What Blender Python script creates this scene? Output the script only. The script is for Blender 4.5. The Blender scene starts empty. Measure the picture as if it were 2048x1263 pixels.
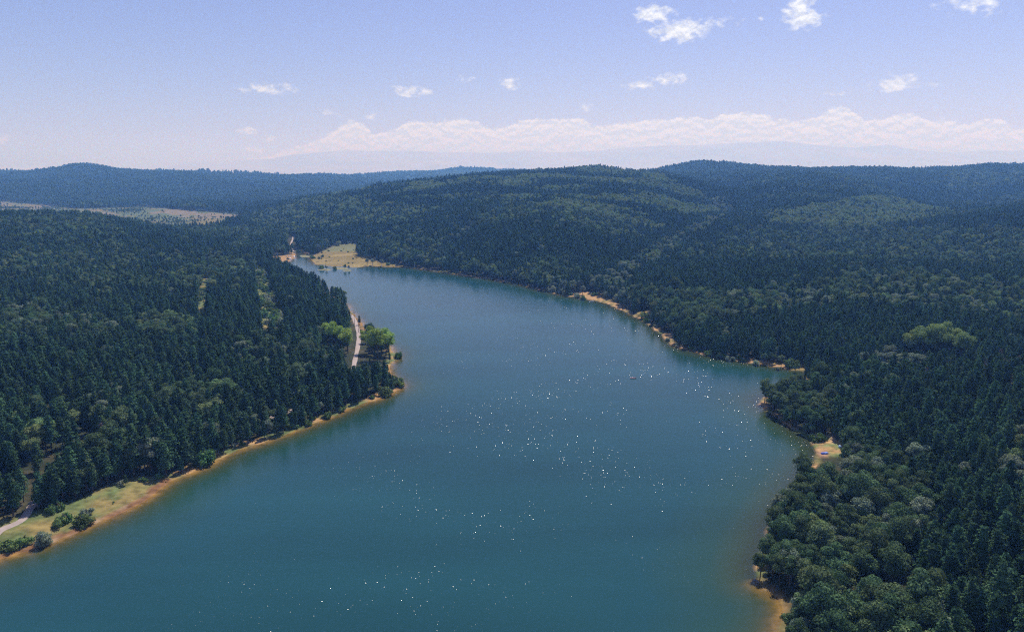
import bpy, math, random
import numpy as np
from mathutils import Vector

random.seed(7)
rng = np.random.default_rng(11)
SC = bpy.context.scene
COL = SC.collection

# ------------------------------------------------------------------ camera, sky, sun, exposure
CAMH = 120.0
FPX, CX, CY = 1462.0, 1024.0, 631.5          # focal length in pixels of the 2048 wide photograph
TH = math.atan((CY - 348.0) / FPX)
cam = bpy.data.cameras.new('camera')
cam.sensor_width = 36.0
cam.lens = FPX / 2048.0 * 36.0
cam.clip_start = 1.0
cam.clip_end = 200000.0
camo = bpy.data.objects.new('camera', cam)
camo.location = (0, 0, CAMH)
camo.rotation_euler = (math.pi / 2 - TH, 0, 0)
COL.objects.link(camo)
SC.camera = camo

SUN_E, SUN_A = math.radians(56), math.radians(23)
world = bpy.data.worlds.new('World')
SC.world = world
world.use_nodes = True
wn = world.node_tree
bg = wn.nodes['Background']
sky = wn.nodes.new('ShaderNodeTexSky')
sky.sky_type = 'NISHITA'
sky.sun_disc = False
sky.sun_elevation = SUN_E
sky.sun_rotation = SUN_A
sky.altitude = 600
sky.air_density = 1.0
sky.dust_density = 0.6
sky.ozone_density = 2.0
tint = wn.nodes.new('ShaderNodeMix')
tint.data_type = 'RGBA'
tint.blend_type = 'MULTIPLY'
tint.inputs[0].default_value = 1.0
tint.inputs[7].default_value = (.99, .765, 1.04, 1)
wn.links.new(sky.outputs[0], tint.inputs[6])
wn.links.new(tint.outputs[2], bg.inputs[0])
bg.inputs[1].default_value = 0.10

# clouds of the sky, laid out by compass direction and height above the horizon
CL = [(1305, 28, 44, 20, 1.0), (1358, 62, 62, 24, 1.15), (1432, 44, 46, 9, .55), (1600, 16, 30, 30, 1.0), (1606, 38, 42, 20, 1.1), (1950, 6, 52, 20, .62),
      (1338, 157, 40, 11, .85), (1283, 170, 46, 9, .70), (1792, 168, 36, 18, .95), (1745, 172, 14, 8, .4), (1170, 212, 19, 10, .75), (818, 183, 34, 14, 1.0), (850, 184, 18, 9, .7),
      (538, 178, 52, 13, .65), (1022, 168, 28, 13, .60), (932, 158, 18, 9, .5), (662, 226, 17, 8, .55), (744, 230, 17, 9, .45), (497, 264, 22, 11, .65),
      (540, 280, 14, 8, .6), (512, 300, 24, 9, .5), (8, 280, 26, 8, .45), (1522, 37, 7, 5, .5), (50, 338, 80, 6, .9), (1675, 187, 18, 5, .35), (1870, 168, 22, 5, .3)]
TOP = [(400, 345), (480, 322), (560, 300), (600, 290), (640, 276), (680, 252), (700, 243), (730, 246), (748, 266), (770, 264), (800, 252), (830, 240), (870, 244), (905, 236), (950, 243),
       (990, 252), (1020, 248), (1060, 238), (1110, 238), (1160, 236), (1190, 250), (1220, 248), (1245, 243), (1290, 238), (1340, 236), (1390, 232), (1420, 240), (1450, 222),
       (1490, 224), (1530, 226), (1570, 240), (1620, 238), (1650, 222), (1670, 213), (1710, 224), (1750, 240), (1790, 226), (1820, 224), (1850, 238),
       (1880, 236), (1910, 240), (1940, 246), (1970, 236), (2000, 237), (2030, 252), (2070, 250), (2150, 248), (2400, 300), (2600, 340)]


def azel(px_, py_):
    c, s_ = math.cos(TH), math.sin(TH)
    x, y, z = px_ - CX, FPX * c + (CY - py_) * s_, -FPX * s_ + (CY - py_) * c
    return math.atan2(x, y), z / math.hypot(x, y)


def wmath(op, *a, clamp=False):
    n = wn.nodes.new('ShaderNodeMath'); n.operation = op; n.use_clamp = clamp
    for i, v in enumerate(a):
        if isinstance(v, (int, float)): n.inputs[i].default_value = v
        else: wn.links.new(v, n.inputs[i])
    return n.outputs[0]


wtc = wn.nodes.new('ShaderNodeTexCoord')
wsep = wn.nodes.new('ShaderNodeSeparateXYZ'); wn.links.new(wtc.outputs['Generated'], wsep.inputs[0])
DX, DY, DZ = wsep.outputs
AZ = wmath('ARCTAN2', DX, DY)
EL = wmath('DIVIDE', DZ, wmath('SQRT', wmath('ADD', wmath('MULTIPLY', DX, DX), wmath('MULTIPLY', DY, DY))))


def wnoise(sx_, sy_, off, detail, rough=.55, de=0.0):
    c_ = wn.nodes.new('ShaderNodeCombineXYZ')
    wn.links.new(wmath('MULTIPLY', AZ, sx_), c_.inputs[0]); wn.links.new(wmath('MULTIPLY', wmath('ADD', EL, de), sy_), c_.inputs[1]); c_.inputs[2].default_value = off
    n = wn.nodes.new('ShaderNodeTexNoise'); n.inputs['Scale'].default_value = 1.0; n.inputs['Detail'].default_value = detail; n.inputs['Roughness'].default_value = rough
    wn.links.new(c_.outputs[0], n.inputs['Vector'])
    return n.outputs[0]


def wstep(v, a, b_, lo=0.0, hi=1.0):
    n = wn.nodes.new('ShaderNodeMapRange'); n.interpolation_type = 'SMOOTHSTEP'
    for i, q in enumerate((a, b_, lo, hi)): n.inputs[i + 1].default_value = q
    wn.links.new(v, n.inputs[0])
    return n.outputs[0]


N_f = wnoise(75, 120, 3.1, 5, .55)
best = None
for (px_, py_, w_, h_, a_) in CL:
    a0, e0 = azel(px_, py_)
    ka, ke = FPX / w_, FPX / h_
    dx_ = wmath('MULTIPLY', wmath('SUBTRACT', AZ, a0), ka)
    dy_ = wmath('MULTIPLY', wmath('SUBTRACT', EL, e0), ke)
    r2 = wmath('ADD', wmath('MULTIPLY', dx_, dx_), wmath('MULTIPLY', dy_, dy_))
    m_ = wmath('MULTIPLY', wmath('SUBTRACT', 1.0, wmath('SQRT', r2)), a_)
    best = m_ if best is None else wmath('MAXIMUM', best, m_)
puff = wmath('ADD', best, wmath('MULTIPLY', wmath('SUBTRACT', N_f, .5), 2.3))
puff = wstep(puff, .0, .85)
puff = wmath('MULTIPLY', puff, wstep(best, -.55, .12))
# the long bank
fc = wn.nodes.new('ShaderNodeFloatCurve')
A0, A1 = -.50, .85
wn.links.new(wmath('DIVIDE', wmath('SUBTRACT', AZ, A0), A1 - A0), fc.inputs['Value'])
cv_ = fc.mapping.curves[0]
E0, E1 = 0.0, .12
tp = [azel(*p) for p in TOP]
cv_.points[0].location = (0, 0); cv_.points[1].location = (1, 0)
for a0, e0 in tp:
    cv_.points.new((a0 - A0) / (A1 - A0), min(1, max(0, (e0 - E0) / (E1 - E0))))
fc.mapping.update()
topc = wmath('ADD', wmath('MULTIPLY', fc.outputs[0], E1 - E0), E0)
bill = wnoise(70, 110, 8.0, 6, .62)
bill2 = wnoise(70, 110, 8.0, 6, .62, .0035)
edge_ = wmath('SUBTRACT', wmath('ADD', topc, wmath('MULTIPLY', wmath('SUBTRACT', bill, .5), .020)), EL)
bank = wstep(edge_, -.0008, .0042)
lump = wmath('SUBTRACT', bill, bill2)                     # lit tops, duller undersides
lit = wstep(lump, -.10, .10, .78, 1.06)
deep = wstep(edge_, .0, .05, 1.0, .90)
cover = wmath('MAXIMUM', wmath('MULTIPLY', bank, .88), wmath('MULTIPLY', puff, .92), clamp=True)
shade = wmath('MULTIPLY', lit, deep)
wcol = wn.nodes.new('ShaderNodeVectorMath'); wcol.operation = 'SCALE'
wcol.inputs[0].default_value = (10.2, 10.9, 12.0)
wn.links.new(shade, wcol.inputs['Scale'])
wmix = wn.nodes.new('ShaderNodeMix'); wmix.data_type = 'RGBA'
wn.links.new(cover, wmix.inputs[0]); wn.links.new(tint.outputs[2], wmix.inputs[6]); wn.links.new(wcol.outputs[0], wmix.inputs[7])
wn.links.new(wmix.outputs[2], bg.inputs[0])
world.cycles.sampling_method = 'MANUAL'
world.cycles.sample_map_resolution = 512

sl = bpy.data.lights.new('sun', 'SUN')
sl.energy = 5.0
sl.angle = math.radians(0.5)
sl.color = (1.0, 0.98, 0.965)
so = bpy.data.objects.new('sun', sl)
sd_ = Vector((math.sin(SUN_A) * math.cos(SUN_E), math.cos(SUN_A) * math.cos(SUN_E), math.sin(SUN_E)))
so.rotation_euler = sd_.to_track_quat('Z', 'Y').to_euler()
so.location = (0, 0, 3000)
COL.objects.link(so)
SC.view_settings.view_transform = 'Standard'
SC.view_settings.look = 'None'
SC.view_settings.exposure = 0.0
SC.view_settings.gamma = 1.0
SC.render.engine = 'CYCLES'
SC.cycles.use_denoising = False
SC.cycles.filter_width = 1.15
SC.cycles.max_bounces = 8
SC.cycles.diffuse_bounces = 5
SC.cycles.glossy_bounces = 2
SC.cycles.transmission_bounces = 4
SC.cycles.transparent_max_bounces = 40
SC.cycles.volume_bounces = 2
SC.cycles.caustics_reflective = False
SC.cycles.caustics_refractive = False

# ------------------------------------------------------------------ helpers
cT, sT = math.cos(TH), math.sin(TH)


def project(X, Y, Z):
    X, Y, Z = np.asarray(X, float), np.asarray(Y, float), np.asarray(Z, float)
    dep = Y * cT - (Z - CAMH) * sT
    up = (Z - CAMH) * cT + Y * sT
    dep = np.where(dep > 1, dep, 1)
    return CX + FPX * X / dep, CY - FPX * up / dep, dep


def ray(px, py):
    d = np.array([px - CX, FPX * cT + (CY - py) * sT, -FPX * sT + (CY - py) * cT])
    return d / d[1]                                    # per metre of Y


def unproj(px, py, z=0.0):
    d = ray(px, py)
    t = (z - CAMH) / d[2]
    return d[0] * t, d[1] * t


def tag(o, label=None, cat=None, group=None, kind=None):
    if label: o['label'] = label
    if cat: o['category'] = cat
    if group: o['group'] = group
    if kind: o['kind'] = kind
    return o


def mesh_from(name, V, F, mat=None, smooth=False):
    me = bpy.data.meshes.new(name)
    V = np.asarray(V, dtype=np.float32)
    if isinstance(F, np.ndarray):
        n, k = F.shape
        me.vertices.add(len(V)); me.vertices.foreach_set('co', V.ravel())
        me.loops.add(n * k); me.loops.foreach_set('vertex_index', F.astype(np.int32).ravel())
        me.polygons.add(n)
        me.polygons.foreach_set('loop_start', np.arange(0, n * k, k, dtype=np.int32))
        me.update(calc_edges=True)
    else:
        me.from_pydata([tuple(map(float, v)) for v in V], [], F)
        me.update()
    if smooth:
        me.polygons.foreach_set('use_smooth', np.ones(len(me.polygons), dtype=bool))
    if mat: me.materials.append(mat)
    return me


def link(name, me, parent=None, loc=None):
    o = bpy.data.objects.new(name, me)
    COL.objects.link(o)
    if parent is not None: o.parent = parent
    if loc is not None: o.location = loc
    return o


def hash2(ix, iy, seed):
    h = (ix.astype(np.int64) * 374761393 + iy.astype(np.int64) * 668265263 + seed * 2147483647) & 0xffffffff
    h = ((h ^ (h >> 13)) * 1274126177) & 0xffffffff
    return ((h ^ (h >> 16)) & 0xffffff) / float(0xffffff)


def vnoise(x, y, seed=0):
    ix, iy = np.floor(x), np.floor(y)
    fx, fy = x - ix, y - iy
    fx, fy = fx * fx * (3 - 2 * fx), fy * fy * (3 - 2 * fy)
    a, b = hash2(ix, iy, seed), hash2(ix + 1, iy, seed)
    c, d = hash2(ix, iy + 1, seed), hash2(ix + 1, iy + 1, seed)
    return (a + (b - a) * fx) * (1 - fy) + (c + (d - c) * fx) * fy


def fbm(x, y, seed=0, oct=4):
    s, a, t = 0, 0.5, 0
    for k in range(oct):
        s = s + a * vnoise(x * 2 ** k, y * 2 ** k, seed + k * 17)
        t += a
        a *= 0.5
    return s / t


def sstep(a, b, x):
    t = np.clip((x - a) / (b - a), 0, 1)
    return t * t * (3 - 2 * t)


def inpoly(poly, x, y):
    x, y = np.asarray(x, float), np.asarray(y, float)
    r = np.zeros(x.shape, bool)
    n = len(poly)
    for i in range(n):
        x1, y1 = poly[i]; x2, y2 = poly[(i + 1) % n]
        if y1 == y2: continue
        c = ((y1 > y) != (y2 > y)) & (x < (x2 - x1) * (y - y1) / (y2 - y1) + x1)
        r ^= c
    return r


# ------------------------------------------------------------------ lake outline (pixels of the shore, dropped on the water plane)
L_PX = [(-60, 1140), (0, 1118), (40, 1107), (100, 1087), (150, 1066), (200, 1043), (270, 1013), (310, 985), (345, 958),
        (400, 938), (430, 926), (480, 897), (540, 881), (600, 858), (650, 839), (700, 816), (760, 796), (800, 780),
        (806, 770), (795, 758), (780, 745), (782, 730), (795, 716), (792, 706), (775, 690), (745, 665), (722, 645),
        (708, 628), (694, 610), (676, 597), (655, 582), (635, 569), (610, 556), (585, 547), (562, 538), (566, 528),
        (578, 522), (588, 516), (590, 509), (586, 504), (592, 500), (606, 503), (618, 513), (624, 522), (634, 530),
        (646, 527), (662, 533), (690, 532), (715, 535), (735, 531), (770, 534), (800, 533)]
R_PX = [(850, 539), (920, 549), (1000, 561), (1060, 574), (1090, 583), (1150, 596), (1192, 601), (1230, 615), (1260, 630),
        (1290, 642), (1305, 656), (1330, 676), (1345, 692), (1400, 708), (1460, 720), (1520, 729), (1570, 738),
        (1612, 742), (1618, 750), (1590, 768), (1545, 782), (1518, 797), (1522, 812), (1545, 832), (1580, 853), (1612, 876),
        (1628, 892), (1634, 905), (1622, 925), (1600, 955), (1572, 993), (1548, 1033), (1530, 1070), (1517, 1110), (1509, 1145),
        (1512, 1172), (1534, 1186), (1562, 1200), (1566, 1225), (1556, 1262), (1546, 1300)]
SHORE = [unproj(*p) for p in L_PX] + [unproj(*p) for p in R_PX]
rx = SHORE[-1][0]
LAKE = [(-900, -400), (-520, -60), (-330, 60), (-215, 120)] + SHORE + [(rx + 3, 120), (rx + 14, 60), (rx - 6, 0), (rx + 30, -80), (rx + 20, -400)]
# round the outline a little
def chaikin(P):
    Q = []
    for i in range(len(P)):
        a, b = np.array(P[i]), np.array(P[(i + 1) % len(P)])
        Q += [tuple(a * .75 + b * .25), tuple(a * .25 + b * .75)]
    return Q
LAKE2 = chaikin(LAKE)


def shore_sd(X, Y):
    """signed distance to the shore: positive on land"""
    X, Y = np.asarray(X, float), np.asarray(Y, float)
    shp = X.shape
    x, y = X.ravel(), Y.ravel()
    best = np.full(x.shape, 1e18)
    P = np.array(LAKE2)
    A, B = P, np.roll(P, -1, 0)
    for (ax, ay), (bx, by) in zip(A, B):
        dx, dy = bx - ax, by - ay
        t = np.clip(((x - ax) * dx + (y - ay) * dy) / (dx * dx + dy * dy + 1e-9), 0, 1)
        d = (x - ax - t * dx) ** 2 + (y - ay - t * dy) ** 2
        np.minimum(best, d, out=best)
    s = np.where(inpoly(LAKE2, x, y), -1, 1)
    wob = (fbm(x / 14, y / 14, 5, 3) - .5) * 5.0 * np.clip(y / 500, .6, 1.6)
    return (s * np.sqrt(best) + wob * np.exp(-np.sqrt(best) / 30)).reshape(shp)


# ------------------------------------------------------------------ terrain from control points
CTRL = []


def S(px, py, Y, tree=None):                 # a skyline point: ground lies one tree below it
    d = ray(px, py)
    z = CAMH + d[2] * Y
    tree = 12.0 if Y < 1500 else 17.0 if Y < 2600 else 21.0
    CTRL.append((d[0] * Y, Y, z - tree))


def G(px, Y, z):                             # a ground point: pixel column, distance, height
    dep = Y * cT + (CAMH - z) * sT
    CTRL.append(((px - CX) / FPX * dep, Y, z))


for p in [(480, 441, 1850), (570, 406, 1950), (650, 393, 1900), (700, 386, 1850), (760, 371, 1950), (850, 359, 2100), (950, 351, 2250),
          (1010, 346, 2320), (1070, 341, 2400), (1150, 341, 2500), (1250, 338, 2700), (1300, 343, 2750), (1355, 346, 2850),
          (1378, 338, 3300), (1400, 332, 3300), (1430, 332, 3300), (1455, 337, 3250), (1475, 338, 3250), (1540, 338, 3150), (1600, 338, 3100), (1700, 337, 3000), (1750, 339, 2950), (1830, 343, 2950), (1865, 339, 3150),
          (1900, 336, 3200), (1960, 331, 3300), (2000, 327, 3300), (2048, 332, 3300), (2250, 338, 3300),
          (-60, 344, 4600), (0, 344, 4600), (60, 342, 4600), (105, 338, 4600), (135, 329, 4600), (150, 326, 4600), (185, 326, 4600), (212, 332, 4600), (240, 337, 4600), (300, 340, 4600), (330, 342, 4600), (450, 352, 4600),
          (560, 357, 4600), (650, 357, 4700), (720, 358, 5000), (680, 358, 7500), (760, 351, 7500), (850, 346, 7500), (930, 339, 7500), (1000, 341, 7500),
          (100, 429, 1250), (0, 433, 1250), (200, 438, 1280), (330, 461, 1350), (-150, 432, 1200),
          (2048, 417, 1300), (1900, 441, 1250), (1750, 461, 1200), (1650, 473, 1200), (2300, 400, 1300),
          (2048, 652, 480)]:
    S(*p)
for p in [(0, 2700, 10), (250, 2700, 10), (450, 2700, 8), (100, 2000, 5), (330, 2000, 5), (460, 2100, 5), (50, 1700, 6), (300, 1700, 4),
          (0, 3500, 75), (300, 3500, 65), (600, 3500, 40), (560, 2600, 12),
          (0, 700, 12), (300, 700, 9), (400, 900, 6), (100, 450, 8), (-300, 400, 15), (0, 950, 24), (200, 950, 20), (550, 1000, 3), (500, 1400, 4), (600, 700, 4),
          (700, 1200, 3), (640, 1100, 2), (850, 1150, 25), (850, 1500, 52), (850, 1800, 80), (1000, 1100, 35), (1000, 1500, 65), (1000, 1900, 95),
          (1130, 1000, 36), (1130, 1300, 55), (1130, 1700, 82), (700, 1300, 12), (700, 1600, 43), (600, 1250, 2), (600, 1500, 8), (600, 1800, 28),
          (900, 985, 5), (1100, 810, 7), (1290, 700, 6), (1230, 850, 5), (1330, 1150, 12), (1440, 1600, 22), (1425, 2200, 55), (1290, 1500, 64), (1350, 2000, 97),
          (1200, 2100, 105), (1550, 1900, 70), (1550, 2400, 98), (1600, 1500, 44), (1500, 1250, 26), (1750, 1900, 52), (1820, 2250, 52),
          (1700, 2600, 92), (2000, 2600, 95), (2048, 1650, 36), (1900, 1600, 30), (1800, 650, 12), (2048, 640, 15), (1550, 650, 8), (1700, 900, 7), (2000, 950, 14),
          (1500, 900, 9), (1700, 450, 3), (1900, 450, 10), (1800, 300, 10), (2048, 300, 15), (1900, 200, 11), (1700, 220, 5), (1650, 340, 3),
          (2400, 500, 20), (2500, 1500, 60), (2500, 3000, 120), (-400, 1000, 30), (-400, 2500, 40), (-400, 4600, 150),
          (1500, 5500, 45), (2048, 5500, 45), (1000, 4500, 50), (750, 3600, 20), (1200, 5500, 60), (0, 7500, 60), (400, 7500, 40),
          (1400, 9500, 40), (0, 12000, 20), (700, 12000, 10), (1400, 12000, 20), (2048, 12000, 20)]:
    G(*p)
for x, y, z in [(0, 40000, 0), (-30000, 40000, 0), (30000, 40000, 0), (0, 22000, 0), (-16000, 22000, 0), (16000, 22000, 0), (200, -100, 8), (-400, 150, 8),
                (130, 80, 5), (150, 0, 7), (260, 100, 14)]:
    CTRL.append((x, y, z))
CTRL = np.array(CTRL)


def relief(X, Y):
    amp = np.clip((Y - 700) / 1900, 0.0, 1.0) * np.where(Y > 9000, .15, 1)
    r1 = 1 - np.abs(fbm(X / 560 + 3.3, Y / 640, 203, 2) - .5) * 4          # rounded spurs with narrow valleys between
    return (r1 * 24 + (fbm(X / 230, Y / 230, 207, 3) - .5) * 26) * amp



def warp(X, Y):
    return np.asarray(X) / (np.asarray(Y) + 350.0) * 2.0, np.log(np.asarray(Y) + 350.0)


cu, cv = warp(CTRL[:, 0], CTRL[:, 1])


def phi(r2):
    return np.where(r2 > 1e-12, 0.5 * r2 * np.log(r2 + 1e-20), 0)


nC = len(cu)
K = phi((cu[:, None] - cu[None]) ** 2 + (cv[:, None] - cv[None]) ** 2) + np.eye(nC) * 2e-5
P_ = np.c_[np.ones(nC), cu, cv]
M_ = np.block([[K, P_], [P_.T, np.zeros((3, 3))]])
W_ = np.linalg.solve(M_, np.r_[CTRL[:, 2] - relief(CTRL[:, 0], CTRL[:, 1]), 0, 0, 0])


def zfun(X, Y, want_sd=False):
    X, Y = np.asarray(X, float), np.asarray(Y, float)
    u, v = warp(X, np.maximum(Y, -200))
    z = W_[nC] + W_[nC + 1] * u + W_[nC + 2] * v
    for i in range(nC):
        z = z + W_[i] * phi((u - cu[i]) ** 2 + (v - cv[i]) ** 2)
    amp = np.clip((Y - 500) / 2500, 0.06, 1.0) * np.where(Y > 9000, .15, 1)
    z = z + relief(X, Y)
    z = z + (fbm(X / 120, Y / 120, 3, 3) - .5) * 14 * amp * sstep(2, 50, z) + (fbm(X / 90, Y / 90, 9, 3) - .5) * 4
    sd = shore_sd(X, Y)
    land = np.maximum(z, 1.2) * sstep(0, 110, sd) + 0.055 * np.clip(sd, 0, 35)
    bed = -np.minimum(-sd * 0.085, 3 + 0 * sd) - 0.02
    out = np.where(sd > 0, land + 0.02, bed)
    return (out, sd) if want_sd else out


def ground_at(px, py):
    """where the ray of a photo pixel meets the ground"""
    d = ray(px, py)
    Yt = np.exp(np.linspace(math.log(120), math.log(7000), 900))
    z = zfun(d[0] * Yt, Yt)
    z = np.maximum(z, 0)
    k = np.argmax(CAMH + d[2] * Yt < z)
    return float(d[0] * Yt[k]), float(Yt[k]), float(z[k])


NR, NCc = 900, 520
vv = np.exp(np.linspace(math.log(200.0), math.log(37000.0), NR)) - 350.0
uu = np.linspace(-0.9, 0.9, NCc)
YY = np.repeat(vv[:, None], NCc, 1)
XX = uu[None] * (YY + 350.0)
ZZ, SD = zfun(XX, YY, True)

# visibility of the ground along each fan column (for leaving out trees behind the crests)
elev = (ZZ - CAMH) / np.maximum(YY, 1)
ok = YY > 130
el = np.where(ok, elev, -9)
hor = np.maximum.accumulate(el, 0)
VIS = ((ZZ + 42 - CAMH) / np.maximum(YY, 1) >= hor - 1e-5) & ok

# ------------------------------------------------------------------ colour zones of the ground
PXg, PYg, DPg = project(XX, YY, ZZ)

GRASS_STRIP = [(-80, 1075), (0, 1040), (50, 1030), (130, 1008), (190, 985), (240, 962), (285, 950), (330, 953), (350, 950), (330, 975), (300, 1000),
               (200, 1048), (100, 1093), (0, 1128), (-80, 1160)]
BEACH_R = [(1622, 880), (1650, 868), (1660, 872), (1684, 884), (1688, 905), (1680, 912), (1640, 914), (1622, 905)]
MEADOW = [(625, 512), (650, 500), (665, 492), (700, 486), (722, 487), (716, 500), (712, 513), (735, 517), (760, 521), (790, 527), (815, 533), (780, 540),
          (740, 540), (700, 542), (650, 538), (620, 525)]
CAMP = [(528, 521), (545, 512), (575, 510), (595, 506), (600, 515), (590, 523), (570, 530), (545, 528)]
CORR = [(508, 536), (532, 538), (543, 570), (552, 600), (568, 628), (570, 652), (522, 656), (520, 620), (515, 590), (511, 560)]
CORR2 = [(405, 555), (421, 555), (416, 585), (408, 618), (393, 616), (399, 585)]
SAND_R = [(1140, 585), (1175, 580), (1200, 590), (1235, 605), (1262, 626), (1290, 640), (1280, 650), (1240, 640), (1200, 615), (1140, 602)]
SAND_R2 = [(1275, 624), (1300, 618), (1302, 645), (1285, 650)]
SAND_R3 = [(1322, 665), (1340, 668), (1350, 690), (1332, 692)]
SAND_R4 = [(1500, 718), (1612, 728), (1616, 748), (1500, 735)]
GULLY = [(1165, 585), (1215, 560), (1240, 545), (1300, 505), (1350, 485), (1430, 430), (1425, 405), (1450, 405), (1470, 440), (1400, 480), (1330, 520),
         (1270, 560), (1240, 590), (1190, 592)]
# the open valley far on the left: tan fields
FIELDS = [([(282, 418), (330, 416), (400, 423), (480, 430), (470, 437), (400, 436), (330, 434), (300, 428)], 0),
          ([(150, 420), (200, 422), (262, 432), (262, 438), (200, 432), (150, 427)], 0),
          ([(0, 404), (85, 412), (85, 419), (0, 413)], 0),
          ([(190, 434), (240, 440), (230, 446), (195, 441)], 0),
          ([(380, 446), (440, 441), (478, 438), (470, 448), (400, 460), (375, 458)], 1),
          ([(0, 422), (60, 428), (40, 434), (0, 431)], 1)]
VALLEY = [(0, 402), (90, 410), (150, 417), (290, 414), (480, 428), (490, 440), (430, 462), (330, 463), (200, 446), (0, 436)]


def ridge_slack(py):
    return py


def field_mask(px, py, Y):
    m = np.zeros(px.shape, int)
    far = (Y > 1450) & (Y < 3400)
    for poly, k in FIELDS:
        m = np.where(inpoly(poly, px, py) & far, 1 + k, m)
    return m


def mixc(a, b, t):
    return a * (1 - t[..., None]) + b * t[..., None]


n1 = fbm(XX / 9, YY / 9, 21, 4)
n2 = fbm(XX / 60, YY / 60, 31, 4)
C_floor = np.array([0.035, 0.042, 0.022]); C_floor2 = np.array([0.07, 0.062, 0.035])
C_sand = np.array([0.44, 0.27, 0.12]); C_mud = np.array([0.20, 0.105, 0.05]); C_pale = np.array([0.5, 0.36, 0.22])
C_grass = np.array([0.125, 0.16, 0.06]); C_dry = np.array([0.26, 0.20, 0.075])
C_field = np.array([0.25, 0.175, 0.12]); C_scrub = np.array([0.11, 0.14, 0.075])
C_bed = np.array([0.34, 0.20, 0.055])
col = mixc(np.broadcast_to(C_floor, XX.shape + (3,)), C_floor2, sstep(.45, .7, n1))
gm = sstep(.42, .72, n1)
grassmix = mixc(np.broadcast_to(C_grass, XX.shape + (3,)), C_dry, gm)
near_shore = (SD < np.where(PXg > 1000, 3, 6)) & (YY < 1500)
shorec = mixc(np.broadcast_to(C_sand, XX.shape + (3,)), C_grass, sstep(.42, .62, fbm(XX / 25, YY / 6, 77, 3)))
shorec = mixc(shorec, C_mud, sstep(.5, .75, n2) * .8)
def put(mask, c, w=1.0):
    global col
    m = mask.astype(float) * w
    col = col * (1 - m[..., None]) + c * m[..., None]
put(near_shore, shorec, 1)
g = inpoly(GRASS_STRIP, PXg, PYg) & (YY < 600)
put(g, grassmix)
rim = g & (SD < 4)
put(rim, mixc(np.broadcast_to(C_mud, XX.shape + (3,)), C_pale * .7, sstep(.5, .7, n1)), 1)
put(inpoly(BEACH_R, PXg, PYg), mixc(grassmix * 1.25, C_sand, sstep(.5, .62, fbm(XX / 5, YY / 5, 44, 3))))
put(inpoly([(1655, 868), (1664, 868), (1672, 884), (1660, 886)], PXg, PYg), C_pale)
put(inpoly([(1625, 898), (1650, 902), (1655, 914), (1622, 908)], PXg, PYg), np.array([.33, .2, .12]))
md = inpoly(MEADOW, PXg, PYg) & (YY > 800)
put(md, mixc(np.broadcast_to(C_dry * .8, XX.shape + (3,)), C_dry * 1.15, sstep(.4, .7, fbm(XX / 40, YY / 30, 61, 4))))
put(md & (PYg < 503), C_scrub * 1.3, .6)
put(inpoly(CAMP, PXg, PYg) & (YY > 800), C_sand * .8)
put(inpoly(CORR, PXg, PYg) & (YY > 500) & (YY < 1100), grassmix * 1.1)
put(inpoly(CORR2, PXg, PYg) & (YY > 500) & (YY < 1100), grassmix)
for q in (SAND_R, SAND_R2, SAND_R3, SAND_R4):
    put(inpoly(q, PXg, PYg) & (SD < 30) & (YY < 1000), mixc(C_sand * np.ones(XX.shape + (3,)), C_dry, sstep(.45, .65, n1)))
vm = inpoly(VALLEY, PXg, PYg) & (YY > 1450) & (YY < 3400)
put(vm, mixc(np.broadcast_to(C_scrub, XX.shape + (3,)), C_dry * .8, sstep(.5, .75, fbm(XX / 70, YY / 70, 91, 4))))
fm = field_mask(PXg, PYg, YY)
fm = np.where(fbm(XX / 75, YY / 75, 97, 3) > .44, fm, 0)
put(fm == 1, C_field * (.85 + .3 * n2)[..., None]); put(fm == 2, mixc(C_dry * np.ones(XX.shape + (3,)), C_grass, n2 * 0.6))
put(fm == 1, C_scrub, .35)
put(YY > 5600, C_scrub)
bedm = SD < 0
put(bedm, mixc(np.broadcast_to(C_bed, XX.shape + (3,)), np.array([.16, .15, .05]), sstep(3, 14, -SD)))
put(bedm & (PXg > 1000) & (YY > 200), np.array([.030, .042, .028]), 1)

# ------------------------------------------------------------------ materials
def new_mat(name):
    m = bpy.data.materials.new(name)
    m.use_nodes = True
    return m, m.node_tree, m.node_tree.nodes['Principled BSDF']


def simple_mat(name, c, rough=.6, var=.15, scale=3.0):
    m, nt, b = new_mat(name)
    no = nt.nodes.new('ShaderNodeTexNoise'); no.inputs['Scale'].default_value = scale
    tc = nt.nodes.new('ShaderNodeTexCoord'); nt.links.new(tc.outputs['Object'], no.inputs['Vector'])
    mx = nt.nodes.new('ShaderNodeMix'); mx.data_type = 'RGBA'
    mx.inputs[6].default_value = tuple(x * (1 - var) for x in c) + (1,)
    mx.inputs[7].default_value = tuple(min(1, x * (1 + var)) for x in c) + (1,)
    nt.links.new(no.outputs[0], mx.inputs[0]); nt.links.new(mx.outputs[2], b.inputs['Base Color'])
    b.inputs['Roughness'].default_value = rough
    return m


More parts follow.
